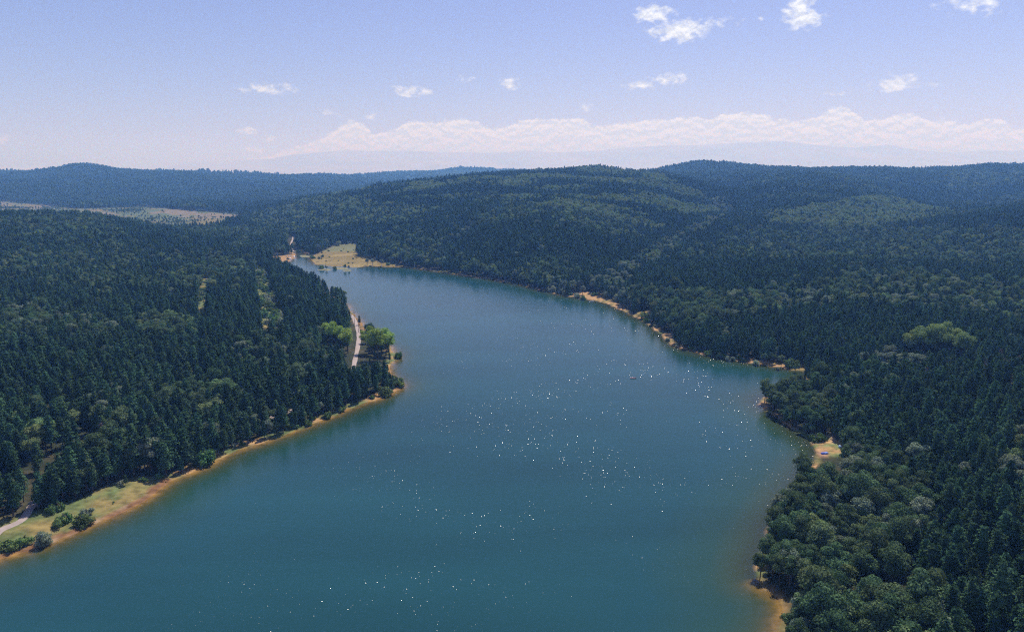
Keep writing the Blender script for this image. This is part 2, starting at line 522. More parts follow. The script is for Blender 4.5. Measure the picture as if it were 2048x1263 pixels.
# ground
mg, nt, b = new_mat('ground_material')
at = nt.nodes.new('ShaderNodeVertexColor'); at.layer_name = 'ground_color'
no = nt.nodes.new('ShaderNodeTexNoise'); no.inputs['Scale'].default_value = 0.35; no.inputs['Detail'].default_value = 6
tc = nt.nodes.new('ShaderNodeTexCoord'); nt.links.new(tc.outputs['Object'], no.inputs['Vector'])
mr = nt.nodes.new('ShaderNodeMapRange'); mr.inputs[1].default_value = .3; mr.inputs[2].default_value = .7; mr.inputs[3].default_value = .6; mr.inputs[4].default_value = 1.35
nt.links.new(no.outputs[0], mr.inputs[0])
mx = nt.nodes.new('ShaderNodeVectorMath'); mx.operation = 'SCALE'
nt.links.new(at.outputs[0], mx.inputs[0]); nt.links.new(mr.outputs[0], mx.inputs['Scale'])
nt.links.new(mx.outputs[0], b.inputs['Base Color'])
b.inputs['Roughness'].default_value = .95
b.inputs['Specular IOR Level'].default_value = .1
bp = nt.nodes.new('ShaderNodeBump'); bp.inputs['Strength'].default_value = .6; bp.inputs['Distance'].default_value = .4
nt.links.new(no.outputs[0], bp.inputs['Height']); nt.links.new(bp.outputs[0], b.inputs['Normal'])

idx = np.arange(NR * NCc).reshape(NR, NCc)
Q = np.stack([idx[:-1, :-1], idx[:-1, 1:], idx[1:, 1:], idx[1:, :-1]], -1).reshape(-1, 4)
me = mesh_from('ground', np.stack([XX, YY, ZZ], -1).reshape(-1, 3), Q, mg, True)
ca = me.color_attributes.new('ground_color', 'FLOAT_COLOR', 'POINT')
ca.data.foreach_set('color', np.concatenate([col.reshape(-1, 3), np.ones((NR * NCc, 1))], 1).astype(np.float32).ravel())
tag(link('ground', me), 'rolling ground of forest floor, sandy shores and tan fields', None, None, 'structure')

# water
mw, nt, b = new_mat('water_material')
nt.nodes.remove(b)
out = nt.nodes['Material Output']
da = nt.nodes.new('ShaderNodeAttribute'); da.attribute_name = 'depth'
tc = nt.nodes.new('ShaderNodeTexCoord')
def math_node(op, a=None, b_=None):
    n = nt.nodes.new('ShaderNodeMath'); n.operation = op
    for i, v in enumerate((a, b_)):
        if v is None: continue
        if isinstance(v, (int, float)): n.inputs[i].default_value = v
        else: nt.links.new(v, n.inputs[i])
    return n.outputs[0]
ramp = nt.nodes.new('ShaderNodeValToRGB')
ramp.color_ramp.elements[0].position = 0.0; ramp.color_ramp.elements[0].color = (0.050, 0.068, 0.022, 1)
ramp.color_ramp.elements[1].position = 1.0; ramp.color_ramp.elements[1].color = (0.011, 0.061, 0.071, 1)
e = ramp.color_ramp.elements.new(.42); e.color = (0.018, 0.060, 0.048, 1)
nt.links.new(math_node('DIVIDE', da.outputs['Fac'], 34.0), ramp.inputs[0])
# slow patches of wind and silt
pn = nt.nodes.new('ShaderNodeTexNoise'); pn.inputs['Scale'].default_value = 1.0; pn.inputs['Detail'].default_value = 5
pm = nt.nodes.new('ShaderNodeMapping'); pm.inputs['Scale'].default_value = (.006, .022, 1); pm.inputs['Rotation'].default_value = (0, 0, -.25)
nt.links.new(tc.outputs['Object'], pm.inputs[0]); nt.links.new(pm.outputs[0], pn.inputs['Vector'])
hs = nt.nodes.new('ShaderNodeHueSaturation'); nt.links.new(ramp.outputs[0], hs.inputs['Color'])
mr = nt.nodes.new('ShaderNodeMapRange'); mr.inputs[1].default_value = .3; mr.inputs[2].default_value = .7; mr.inputs[3].default_value = .84; mr.inputs[4].default_value = 1.16
nt.links.new(pn.outputs[0], mr.inputs[0]); nt.links.new(mr.outputs[0], hs.inputs['Value'])
body = nt.nodes.new('ShaderNodeBsdfDiffuse'); nt.links.new(hs.outputs[0], body.inputs[0])
tr = nt.nodes.new('ShaderNodeBsdfTransparent')
fac = math_node('SUBTRACT', 1.0, math_node('POWER', 2.718, math_node('MULTIPLY', da.outputs['Fac'], -0.25)))
m1 = nt.nodes.new('ShaderNodeMixShader'); nt.links.new(fac, m1.inputs[0]); nt.links.new(tr.outputs[0], m1.inputs[1]); nt.links.new(body.outputs[0], m1.inputs[2])
# ripples: smooth wavelets plus small facets that catch the sun
wv = nt.nodes.new('ShaderNodeTexNoise'); wv.inputs['Scale'].default_value = .45; wv.inputs['Detail'].default_value = 5; wv.inputs['Roughness'].default_value = .65
mp = nt.nodes.new('ShaderNodeMapping'); mp.inputs['Scale'].default_value = (1, 1.6, 1); mp.inputs['Rotation'].default_value = (0, 0, .3)
nt.links.new(tc.outputs['Object'], mp.inputs[0]); nt.links.new(mp.outputs[0], wv.inputs['Vector'])
bp = nt.nodes.new('ShaderNodeBump'); bp.inputs['Strength'].default_value = .26; bp.inputs['Distance'].default_value = .35
nt.links.new(wv.outputs[0], bp.inputs['Height'])
vo = nt.nodes.new('ShaderNodeTexWhiteNoise'); vo.noise_dimensions = '2D'
sn = nt.nodes.new('ShaderNodeVectorMath'); sn.operation = 'SNAP'; sn.inputs[1].default_value = (.12, .12, .12)
nt.links.new(tc.outputs['Object'], sn.inputs[0]); nt.links.new(sn.outputs[0], vo.inputs['Vector'])
sb = nt.nodes.new('ShaderNodeVectorMath'); sb.operation = 'SUBTRACT'; sb.inputs[1].default_value = (.5, .5, .5)
nt.links.new(vo.outputs['Color'], sb.inputs[0])
fl_ = nt.nodes.new('ShaderNodeVectorMath'); fl_.operation = 'MULTIPLY'; fl_.inputs[1].default_value = (1, 1, 0)
nt.links.new(sb.outputs[0], fl_.inputs[0])
un = nt.nodes.new('ShaderNodeVectorMath'); un.operation = 'NORMALIZE'; nt.links.new(fl_.outputs[0], un.inputs[0])
sx = nt.nodes.new('ShaderNodeSeparateXYZ'); nt.links.new(vo.outputs['Color'], sx.inputs[0])
mag = nt.nodes.new('ShaderNodeMapRange'); mag.inputs[3].default_value = .32; mag.inputs[4].default_value = .42
nt.links.new(sx.outputs[2], mag.inputs[0])
sc2 = nt.nodes.new('ShaderNodeVectorMath'); sc2.operation = 'SCALE'
nt.links.new(un.outputs[0], sc2.inputs[0]); nt.links.new(mag.outputs[0], sc2.inputs['Scale'])
ad = nt.nodes.new('ShaderNodeVectorMath'); ad.operation = 'ADD'
vo2 = nt.nodes.new('ShaderNodeTexWhiteNoise'); vo2.noise_dimensions = '3D'
of = nt.nodes.new('ShaderNodeVectorMath'); of.operation = 'ADD'; of.inputs[1].default_value = (31.7, 11.3, 5.1)
nt.links.new(sn.outputs[0], of.inputs[0]); nt.links.new(of.outputs[0], vo2.inputs['Vector'])
gust = nt.nodes.new('ShaderNodeTexNoise'); gust.inputs['Scale'].default_value = .02; gust.inputs['Detail'].default_value = 3
nt.links.new(tc.outputs['Object'], gust.inputs['Vector'])
gm_ = nt.nodes.new('ShaderNodeMapRange'); gm_.inputs[1].default_value = .44; gm_.inputs[2].default_value = .70; gm_.inputs[3].default_value = .0; gm_.inputs[4].default_value = .019
nt.links.new(gust.outputs[0], gm_.inputs[0])
rare = math_node('LESS_THAN', vo2.outputs['Value'], gm_.outputs[0])
sc3 = nt.nodes.new('ShaderNodeVectorMath'); sc3.operation = 'SCALE'
nt.links.new(sc2.outputs[0], sc3.inputs[0]); nt.links.new(rare, sc3.inputs['Scale'])
bm_ = nt.nodes.new('ShaderNodeMix'); bm_.data_type = 'VECTOR'; bm_.inputs[5].default_value = (0, 0, 1)
nt.links.new(rare, bm_.inputs[0]); nt.links.new(bp.outputs[0], bm_.inputs[4])
nt.links.new(bm_.outputs[1], ad.inputs[0]); nt.links.new(sc3.outputs[0], ad.inputs[1])
nm = nt.nodes.new('ShaderNodeVectorMath'); nm.operation = 'NORMALIZE'; nt.links.new(ad.outputs[0], nm.inputs[0])
gl = nt.nodes.new('ShaderNodeBsdfGlossy'); rg_ = nt.nodes.new('ShaderNodeMapRange'); rg_.inputs[3].default_value = .07; rg_.inputs[4].default_value = .21
nt.links.new(rare, rg_.inputs[0]); nt.links.new(rg_.outputs[0], gl.inputs['Roughness'])
nt.links.new(nm.outputs[0], gl.inputs['Normal'])
fr = nt.nodes.new('ShaderNodeFresnel'); fr.inputs[0].default_value = 1.333
nt.links.new(bp.outputs[0], fr.inputs['Normal'])
m2 = nt.nodes.new('ShaderNodeMixShader'); nt.links.new(fr.outputs[0], m2.inputs[0]); nt.links.new(m1.outputs[0], m2.inputs[1]); nt.links.new(gl.outputs[0], m2.inputs[2])
nt.links.new(m2.outputs[0], out.inputs['Surface'])

keep = (SD[:-1, :-1] < 7) & (SD[:-1, 1:] < 99) & (YY[:-1, :-1] < 1600)
Qw = Q.reshape(NR - 1, NCc - 1, 4)[keep]
used, inv = np.unique(Qw, return_inverse=True)
Vw = np.stack([XX.ravel()[used], YY.ravel()[used], np.zeros(len(used))], -1)
mewater = mesh_from('water', Vw, inv.reshape(-1, 4), mw, True)
a = mewater.attributes.new('depth', 'FLOAT', 'POINT')
a.data.foreach_set('value', np.clip(-SD.ravel()[used], 0, 60).astype(np.float32))
tag(link('water', mewater), 'blue green reservoir water with small sun glints', None, None, 'structure')

# foliage
def foliage_mat(name, c, c2, hue=.02, val=.35, trans=.25):
    m, nt, b = new_mat(name)
    nt.nodes.remove(b)
    out = nt.nodes['Material Output']
    oi = nt.nodes.new('ShaderNodeObjectInfo')
    no = nt.nodes.new('ShaderNodeTexNoise'); no.inputs['Scale'].default_value = .9; no.inputs['Detail'].default_value = 3
    tc = nt.nodes.new('ShaderNodeTexCoord'); nt.links.new(tc.outputs['Object'], no.inputs['Vector'])
    mx = nt.nodes.new('ShaderNodeMix'); mx.data_type = 'RGBA'
    mx.inputs[6].default_value = tuple(c) + (1,); mx.inputs[7].default_value = tuple(c2) + (1,)
    mr0 = nt.nodes.new('ShaderNodeMapRange'); mr0.inputs[1].default_value = .35; mr0.inputs[2].default_value = .65
    nt.links.new(no.outputs[0], mr0.inputs[0]); nt.links.new(mr0.outputs[0], mx.inputs[0])
    hs = nt.nodes.new('ShaderNodeHueSaturation')
    mh = nt.nodes.new('ShaderNodeMapRange'); mh.inputs[3].default_value = .5 - hue; mh.inputs[4].default_value = .5 + hue
    nt.links.new(oi.outputs['Random'], mh.inputs[0]); nt.links.new(mh.outputs[0], hs.inputs['Hue'])
    wn_ = nt.nodes.new('ShaderNodeTexWhiteNoise'); wn_.noise_dimensions = '1D'
    nt.links.new(oi.outputs['Random'], wn_.inputs['W'])
    mv = nt.nodes.new('ShaderNodeMapRange'); mv.inputs[3].default_value = 1 - val; mv.inputs[4].default_value = 1 + val
    nt.links.new(wn_.outputs['Value'], mv.inputs[0]); nt.links.new(mv.outputs[0], hs.inputs['Value'])
    nt.links.new(mx.outputs[2], hs.inputs['Color'])
    d = nt.nodes.new('ShaderNodeBsdfDiffuse'); t = nt.nodes.new('ShaderNodeBsdfTranslucent')
    nt.links.new(hs.outputs[0], d.inputs[0]); nt.links.new(hs.outputs[0], t.inputs[0])
    ms = nt.nodes.new('ShaderNodeMixShader'); ms.inputs[0].default_value = trans
    nt.links.new(d.outputs[0], ms.inputs[1]); nt.links.new(t.outputs[0], ms.inputs[2])
    nt.links.new(ms.outputs[0], out.inputs['Surface'])
    return m


FM = {
    'pine': foliage_mat('pine_needles', (.040, .088, .044), (.074, .136, .060), .03, .45, .15),
    'broad': foliage_mat('broad_leaves', (.092, .155, .072), (.132, .195, .088), .03, .3),
    'light': foliage_mat('light_leaves', (.17, .245, .10), (.22, .29, .12), .03, .25),
    'grey': foliage_mat('grey_green_leaves', (.18, .235, .155), (.25, .30, .20), .02, .25),
    'bright': foliage_mat('bright_leaves', (.27, .40, .07), (.34, .46, .10), .015, .15, .35),
    'olive': foliage_mat('olive_leaves', (.22, .31, .10), (.29, .37, .13), .015, .15, .3),
    'pale': foliage_mat('pale_willow_leaves', (.25, .32, .21), (.38, .42, .29), .02, .2, .3),
    'shrub': foliage_mat('shrub_leaves', (.10, .19, .06), (.17, .25, .08), .03, .25),
    'rust': foliage_mat('dead_needles', (.20, .07, .03), (.28, .10, .04), .01, .2),
    'bare': foliage_mat('bare_twigs', (.11, .085, .085), (.15, .12, .11), .01, .2),
}
bark = simple_mat('bark', (.10, .075, .055), .9, .3, 2.0)


def tube(pts, rads, n=6):
    V, F = [], []
    for k, (p, r) in enumerate(zip(pts, rads)):
        for j in range(n):
            a = 2 * math.pi * j / n
            V.append((p[0] + r * math.cos(a), p[1] + r * math.sin(a), p[2]))
    for k in range(len(pts) - 1):
        for j in range(n):
            F.append((k * n + j, k * n + (j + 1) % n, (k + 1) * n + (j + 1) % n, (k + 1) * n + j))
    return V, F


def limb(p0, p1, r0, r1, n=4):
    p0, p1 = Vector(p0), Vector(p1)
    d = (p1 - p0).normalized()
    a = d.orthogonal().normalized(); b_ = d.cross(a)
    V = []
    for p, r in ((p0, r0), (p1, r1)):
        for j in range(n):
            t = 2 * math.pi * j / n
            V.append(tuple(p + a * (r * math.cos(t)) + b_ * (r * math.sin(t))))
    return V, [(j, (j + 1) % n, n + (j + 1) % n, n + j) for j in range(n)]


def join_parts(parts):
    V, F = [], []
    for v, f in parts:
        o = len(V)
        V += v
        F += [tuple(i + o for i in q) for q in f]
    return V, F


def leaf_quads(C, N, size, r):
    """small leaf-clump faces at centres C, facing about N"""
    n = len(C)
    N = N + r.normal(0, .45, (n, 3))
    N /= np.linalg.norm(N, axis=1)[:, None]
    A = np.cross(N, r.normal(0, 1, (n, 3))); A /= np.linalg.norm(A, axis=1)[:, None] + 1e-9
    B = np.cross(N, A)
    s = size * r.uniform(.55, 1.25, (n, 1))
    q = np.stack([C + A * s, C + B * s * .8, C - A * s, C - B * s * .8], 1)
    q += r.normal(0, .12 * size, q.shape)
    V = q.reshape(-1, 3)
    F = np.arange(4 * n).reshape(-1, 4)
    return [tuple(v) for v in V], [tuple(f) for f in F]


ICO = None


def blob(c, rad, r, jit=.12):
    """low lumpy core inside a crown"""
    global ICO
    if ICO is None:
        import bmesh
        bm = bmesh.new(); bmesh.ops.create_icosphere(bm, subdivisions=1, radius=1)
        ICO = ([tuple(v.co) for v in bm.verts], [tuple(v.index for v in f.verts) for f in bm.faces]); bm.free()
    V = [(c[0] + v[0] * rad[0] * (1 + r.uniform(-jit, jit)), c[1] + v[1] * rad[1] * (1 + r.uniform(-jit, jit)), c[2] + v[2] * rad[2] * (1 + r.uniform(-jit, jit))) for v in ICO[0]]
    return V, ICO[1]


def pine(seed, h=15.0, w=2.3, n=1000):
    r = np.random.default_rng(seed)
    trunk = [tube([(0, 0, -.6), (r.normal(0, .1), r.normal(0, .1), h * .5), (0, 0, h * .97)], [.26, .17, .03])]
    base = h * r.uniform(.22, .34)
    C, N = [], []
    lean = r.uniform(0, 6.3)
    while len(C) < n:
        t = r.uniform(0, 1) ** 1.25
        z = base + (h - base) * t
        prof = w * (1 - t) ** .35 * (.35 + .65 * min(1, t * 5 + .35))
        a = r.uniform(0, 6.283)
        prof *= 1 + .28 * math.sin(3 * a + t * 11 + lean) + .2 * math.sin(5 * a - t * 19)
        # branches in whorls: needles gather at whorl heights
        z += .35 * math.sin(z * 4.2) 
        q = prof * r.uniform(.55, 1.0)
        C.append((q * math.cos(a), q * math.sin(a), z - q * .12))
        N.append((math.cos(a) * .7, math.sin(a) * .7, .75))
    C, N = np.array(C), np.array(N)
    parts = [leaf_quads(C, N, .34, r)]
    for t in (.1, .32, .55, .76):
        z = base + (h - base) * t
        rr = w * (1 - t) ** .62 * .62
        parts.append(blob((0, 0, z), (rr, rr, (h - base) * .17), r, .25))
    for k in range(9):
        t = r.uniform(.0, .7); z = base + (h - base) * t; a = r.uniform(0, 6.283)
        L = w * (1 - t) ** .62 * .9
        trunk.append(limb((0, 0, z), (L * math.cos(a), L * math.sin(a), z + .3), .07, .02, 3))
    return join_parts(trunk), join_parts(parts)


def broad(seed, h=13.0, w=4.2, n=2300, low=.22, lumps=16, leaf=.30, core=.62):
    r = np.random.default_rng(seed)
    trunk = [tube([(0, 0, -.6), (r.normal(0, .2), r.normal(0, .2), h * .45), (r.normal(0, .3), 0, h * .75)], [.32, .22, .08])]
    cz = h * (low + 1) / 2; hz = h * (1 - low) / 2
    squat = low < .1
    if squat: cz = h * .31
    parts = []
    per = n // lumps
    for k in range(lumps):
        if k == 0: p = np.array([0, 0, cz])
        else:
            d = r.normal(0, 1, 3); d /= np.linalg.norm(d)
            if d[2] < -.5: d[2] *= .8 if squat else .3
            q = r.uniform(.45, .75)
            p = np.array([d[0] * w * q, d[1] * w * q, cz + d[2] * hz * q])
        R = (w * (.55 if k == 0 else r.uniform(.3, .5)))
        d = r.normal(0, 1, (per, 3)); d /= np.linalg.norm(d, axis=1)[:, None]
        if not squat: d[:, 2] = np.where(d[:, 2] < -.3, -d[:, 2], d[:, 2])
        C = p + d * R * r.uniform(.75, 1.08, (per, 1)) * np.array([1, 1, .85])
        parts.append(leaf_quads(C, d, leaf, r))
        if core: parts.append(blob(p, (R * core, R * core, R * core * .85), r, .2))
        trunk.append(limb((0, 0, h * r.uniform(.2, .5)), tuple(p), .12, .04, 3))
    return join_parts(trunk), join_parts(parts)


def bare(seed, h=12.0, w=1.9):
    r = np.random.default_rng(seed)
    trunk = [tube([(0, 0, -.6), (.1, 0, h * .5), (0, 0, h)], [.2, .13, .03])]
    tw = []
    for k in range(60):
        t = r.uniform(.25, .97); a = r.uniform(0, 6.283); L = w * (1.15 - t) * r.uniform(.7, 1.2)
        p = (L * math.cos(a), L * math.sin(a), h * t + L * .5)
        tw.append(limb((0, 0, h * t), p, .06, .02, 3))
        C = np.array(p) * np.array([.75, .75, 1]) + r.normal(0, .25, (5, 3))
        tw.append(leaf_quads(C, np.tile([0, 0, 1.], (5, 1)), .22, r))
    return join_parts(trunk), join_parts(tw)


# name, category, (trunk, crown) meshes and the joined mesh for the mass forest
PROTO = []


def proto(kindname, mat, tc_):
    (tv, tf), (cv_, cf) = tc_
    mt = mesh_from(kindname + '_trunk', tv, tf, bark)
    mc = mesh_from(kindname + '_crown', cv_, cf, FM[mat])
    jv, jf = join_parts([(tv, tf), (cv_, cf)])
    mj = mesh_from(kindname + '_whole', jv, jf)
    mj.materials.append(bark); mj.materials.append(FM[mat])
    mi = np.r_[np.zeros(len(tf), np.int32), np.ones(len(cf), np.int32)].astype(np.int32)
    mj.polygons.foreach_set('material_index', mi)
    PROTO.append((kindname, mt, mc, mj))
    return len(PROTO) - 1


K_PINE = [proto('pine_tree', 'pine', pine(100 + k, 13.5 + (k % 3), 2.4 + .22 * (k % 4))) for k in range(5)]
K_BROAD = [proto('broadleaf_tree', 'broad', broad(200 + k, 12.5 + k, 4.0 + .35 * k)) for k in range(4)]
K_LIGHT = [proto('broadleaf_tree', 'light', broad(220 + k, 12 + k, 4.1 + .3 * k)) for k in range(3)]
K_GREY = [proto('broadleaf_tree', 'grey', broad(240 + k, 11.5 + k, 3.6 + .4 * k)) for k in range(3)]
K_BRIGHT = [proto('broadleaf_tree', 'bright', broad(260 + k, 15 + k, 5.2 + .4 * k, 2200, .15, 18)) for k in range(2)]
K_OLIVE = [proto('broadleaf_tree', 'olive', broad(270 + k, 14 + k, 5.2 + .4 * k, 2600, .15, 20)) for k in range(2)]
K_PALE = [proto('willow_tree', 'pale', broad(280 + k, 8.5 + k, 4.0, 2200, .05, 16, .26)) for k in range(2)]
K_SHRUB = [proto('shrub', 'shrub', broad(300 + k, 3.0 + .5 * k, 2.2, 700, .02, 9, .24)) for k in range(3)]
K_SHRUBP = [proto('shrub', 'pale', broad(320 + k, 3.2, 2.3, 700, .02, 9, .24)) for k in range(2)]
K_RUST = [proto('dead_pine', 'rust', pine(340, 14, 1.9, 700))]
K_BARE = [proto('bare_tree', 'bare', bare(350 + k)) for k in range(2)]
BROADSET = set(K_BROAD + K_LIGHT + K_GREY + K_BRIGHT + K_PALE + K_OLIVE)

# ------------------------------------------------------------------ the track along the left shore
TRACK_PX = [(-60, 1100), (-30, 1085), (0, 1060), (28, 1048), (46, 1038), (64, 1016), (95, 985), (150, 950), (240, 912), (330, 882), (420, 855), (490, 838),
            (548, 832), (600, 812), (632, 795), (668, 782), (700, 760), (706, 738), (711, 715), (716, 690), (717, 668), (713, 648), (707, 634), (700, 626),
            (680, 612), (655, 600), (625, 580), (590, 562), (555, 545), (535, 530)]
TW = [unproj(p[0], p[1], 1.5) for p in TRACK_PX]


def dist_poly(P, x, y):
    best = np.full(np.shape(x), 1e18)
    for (ax, ay), (bx, by) in zip(P[:-1], P[1:]):
        dx, dy = bx - ax, by - ay
        t = np.clip(((x - ax) * dx + (y - ay) * dy) / (dx * dx + dy * dy + 1e-9), 0, 1)
        best = np.minimum(best, (x - ax - t * dx) ** 2 + (y - ay - t * dy) ** 2)
    return np.sqrt(best)


def ribbon(name, P, width, mat, label, lift=.12, sub=8):
    pts = []
    n = len(P)
    for i in range(n - 1):
        p0, p1, p2, p3 = [np.array(P[max(0, min(n - 1, i + k))]) for k in (-1, 0, 1, 2)]
        for t in np.linspace(0, 1, sub, endpoint=False):
            pts.append(.5 * ((2 * p1) + (-p0 + p2) * t + (2 * p0 - 5 * p1 + 4 * p2 - p3) * t * t + (-p0 + 3 * p1 - 3 * p2 + p3) * t ** 3))
    pts = np.array(pts)
    T = np.gradient(pts, axis=0); T /= np.linalg.norm(T, axis=1)[:, None]
    Nn = np.stack([-T[:, 1], T[:, 0]], 1)
    ks = np.linspace(-.5, .5, 7)
    rr = width * (1 + .25 * (vnoise(np.arange(len(pts)) * .4, np.zeros(len(pts)), 4) - .5))
    V = np.stack([pts + Nn * (k * rr)[:, None] for k in ks], 1)
    Z = zfun(V[..., 0], V[..., 1])
    edge = np.array([-.25, 0.0, 0, 0, 0, 0.0, -.25])
    V3 = np.concatenate([V, (np.maximum(Z, .3) + lift + edge)[..., None]], -1).reshape(-1, 3)
    ii = np.arange(len(pts) * 7).reshape(-1, 7)
    F = np.stack([ii[:-1, :-1], ii[:-1, 1:], ii[1:, 1:], ii[1:, :-1]], -1).reshape(-1, 4)
    me = mesh_from(name, V3, F, mat, True)
    return tag(link(name, me), label, None, None, 'structure')


track_mat = simple_mat('track_gravel', (.38, .31, .28), .95, .3, .35)
ribbon('track', TW, 3.5, track_mat, 'pale gravel track running behind the left shore')
T2 = [unproj(p[0], p[1], 2) for p in [(588, 501), (583, 496), (582, 490), (585, 484), (586, 479)]]
ribbon('track', T2, 2.8, track_mat, 'pale gravel track leaving the head of the lake', .3)

# ------------------------------------------------------------------ scatter the trees
def scatter(y0, y1, sp):
    ys = np.arange(y0, y1, sp * .9)
    P = []
    for j, y in enumerate(ys):
        half = .80 * (y + 60) + 40
        xs = np.arange(-half, half, sp) + (j % 2) * sp * .5
        P.append(np.stack([xs, np.full(len(xs), y)], 1))
    P = np.concatenate(P)
    P += rng.uniform(-.42 * sp, .42 * sp, P.shape)
    return P


bands = [(60, 520, 4.3, .95), (520, 900, 4.8, 1.0), (900, 1500, 6.0, 1.1), (1500, 2600, 8.5, 1.3), (2600, 5200, 10.8, 1.25), (5200, 8200, 26, 2.4)]
PTS, SCL = [], []
for y0, y1, sp, s in bands:
    p = scatter(y0, y1, sp)
    # visibility by nearest ground node
    u = p[:, 0] / (p[:, 1] + 350); iu = np.clip(np.round((u + .9) / 1.8 * (NCc - 1)).astype(int), 0, NCc - 1)
    iv = np.clip(np.round((np.log(p[:, 1] + 350) - math.log(200)) / (math.log(37000) - math.log(200)) * (NR - 1)).astype(int), 0, NR - 1)
    k = (SD[iv, iu] > 0) & (VIS[iv, iu] | (p[:, 1] < 900))
    p = p[k]
    PTS.append(p); SCL.append(np.full(len(p), s))
edge_px = [(58, 1024), (80, 1013), (130, 997), (190, 972), (240, 950), (285, 938), (330, 938)]
row = []
for ox, oy in ((0, -1), (3, -7)):
    for xx in np.arange(60 + ox, 332, 11.0):
        row.append(unproj(xx + rng.uniform(-2, 2), np.interp(xx, [p[0] for p in edge_px], [p[1] for p in edge_px]) + oy, 2.0))
PTS.append(np.array(row)); SCL.append(np.full(len(row), .95))
PTS = np.concatenate(PTS); SCL = np.concatenate(SCL)
X, Y = PTS[:, 0], PTS[:, 1]
Z, sdp = zfun(X, Y, True)
px, py, dp = project(X, Y, Z)
pxc, pyc, _ = project(X, Y, Z + 9)
keep = sdp > np.where((px > 1500) & (Y < 460), .9, 2.2)
# clearings, written with the pixel outlines of the ground above
keep &= ~(inpoly(GRASS_STRIP, px, py) & (Y < 600))
keep &= ~inpoly(BEACH_R, px, py)
keep &= ~(inpoly(MEADOW, px, py) & (Y > 800))
keep &= ~(inpoly(CAMP, px, py) & (Y > 800))
mid = (Y > 500) & (Y < 1100)
keep &= ~(inpoly(CORR, px, py) & mid)
keep &= ~(inpoly(CORR2, px, py) & mid)
for dz_ in (5, 9, 13):
    a_, b_, _ = project(X, Y, Z + dz_)
    keep &= ~((inpoly(CORR, a_, b_) | inpoly(CORR2, a_, b_)) & (Y > 450) & (Y < 1100))
for q in (SAND_R, SAND_R2, SAND_R3, SAND_R4):
    keep &= ~(inpoly(q, px, py) & (Y < 1000) & (sdp < 30))
gul = inpoly(GULLY, px + 30 * (fbm(X / 60, Y / 60, 13, 2) - .5), py) & (Y > 600) & (Y < 2000) & (fbm(X / 35, Y / 35, 14, 2) > .40)
keep &= ~(gul & (rng.random(len(X)) < .12))
tw_d = dist_poly(TW, X, Y)
vis_track = inpoly([(690, 800), (740, 800), (745, 600), (695, 600)], px, py)
keep &= tw_d > np.where(vis_track, 4.4, 2.9)
keep &= ~((dist_poly(T2, X, Y) < 8))
# an open view onto the track from the camera side
keep &= ~(vis_track & (tw_d < 8.5) & (py > 650) & (py < 745) & (px > 695))
far = (Y > 1450) & (Y < 3400)
fmk = field_mask(px, py, Y)
keep &= ~((fmk == 1) & (rng.random(len(X)) < .90))
keep &= ~((fmk == 2) & (rng.random(len(X)) < .93))
val = inpoly(VALLEY, px, py) & far
keep &= ~(val & (rng.random(len(X)) < .52 + .36 * (fbm(X / 90, Y / 90, 73, 3) > .45)))
# a few gaps in the woods
gap = fbm(X / 26, Y / 26, 55, 3)
keep &= ~((gap > .70) & (Y < 1500) & (rng.random(len(X)) < .8))
# openings: nothing tall stands close before the things seen through them (x0, x1, foot below, top above)
OPEN = [(1612, 1696, 884, 917), (716, 798, 712, 722), (636, 706, 700, 704), (1800, 1955, 712, 704), (1500, 1625, 742, 750)]
HT = 14.5 * SCL
_, pytop, _ = project(X, Y, Z + HT)
for k_, (x0, x1, ya, yb) in enumerate(OPEN):
    block = (px > x0) & (px < x1) & (py > ya) & (pytop < yb) & (py < ya + 75)
    if k_ == 0: keep &= ~((px > x0) & (px < x1) & (py > ya) & (pytop < yb) & (py < ya + 110))
    else: SCL = np.where(block, SCL * .52, SCL)


kind = np.zeros(len(X), int)
R1 = rng.random(len(X)); R2 = rng.random(len(X)); R3 = rng.integers(0, 1 << 20, len(X))
ptree = fbm(X / 130, Y / 130, 101, 3)


def setk(mask, ks, prob=1.0):
    m = mask & (R1 < prob)
    ks = np.array(ks)
    kind[m] = ks[R3[m] % len(ks)]


def ell(cx_, cy_, rx_, ry_):
    w = .25 * (fbm(px / 22, py / 22, 303, 2) - .5)
    return ((pxc - cx_) / rx_) ** 2 + ((pyc - cy_) / ry_) ** 2 < 1 + w * 4


setk(np.ones(len(X), bool), K_PINE)
setk((ptree > .62) & (Y > 520), K_PINE[:2] + K_BROAD + K_LIGHT, .7)
setk((ptree > .5) & (Y > 520), K_BROAD + K_GREY, .08)
setk((ptree > .60) & (Y <= 520), K_BROAD + K_GREY, .16)
setk((Y < 1500), K_BROAD + K_GREY, .02)
stand = fbm(X / 210 + 9, Y / 300, 515, 3)
setk((stand > .63) & (Y > 850) & (px > 950), K_BROAD + K_LIGHT, .7)
setk((fbm(X / 160, Y / 200, 525, 3) > .6) & (Y > 650) & (Y < 1500) & (px < 500), K_BROAD + K_LIGHT, .7)
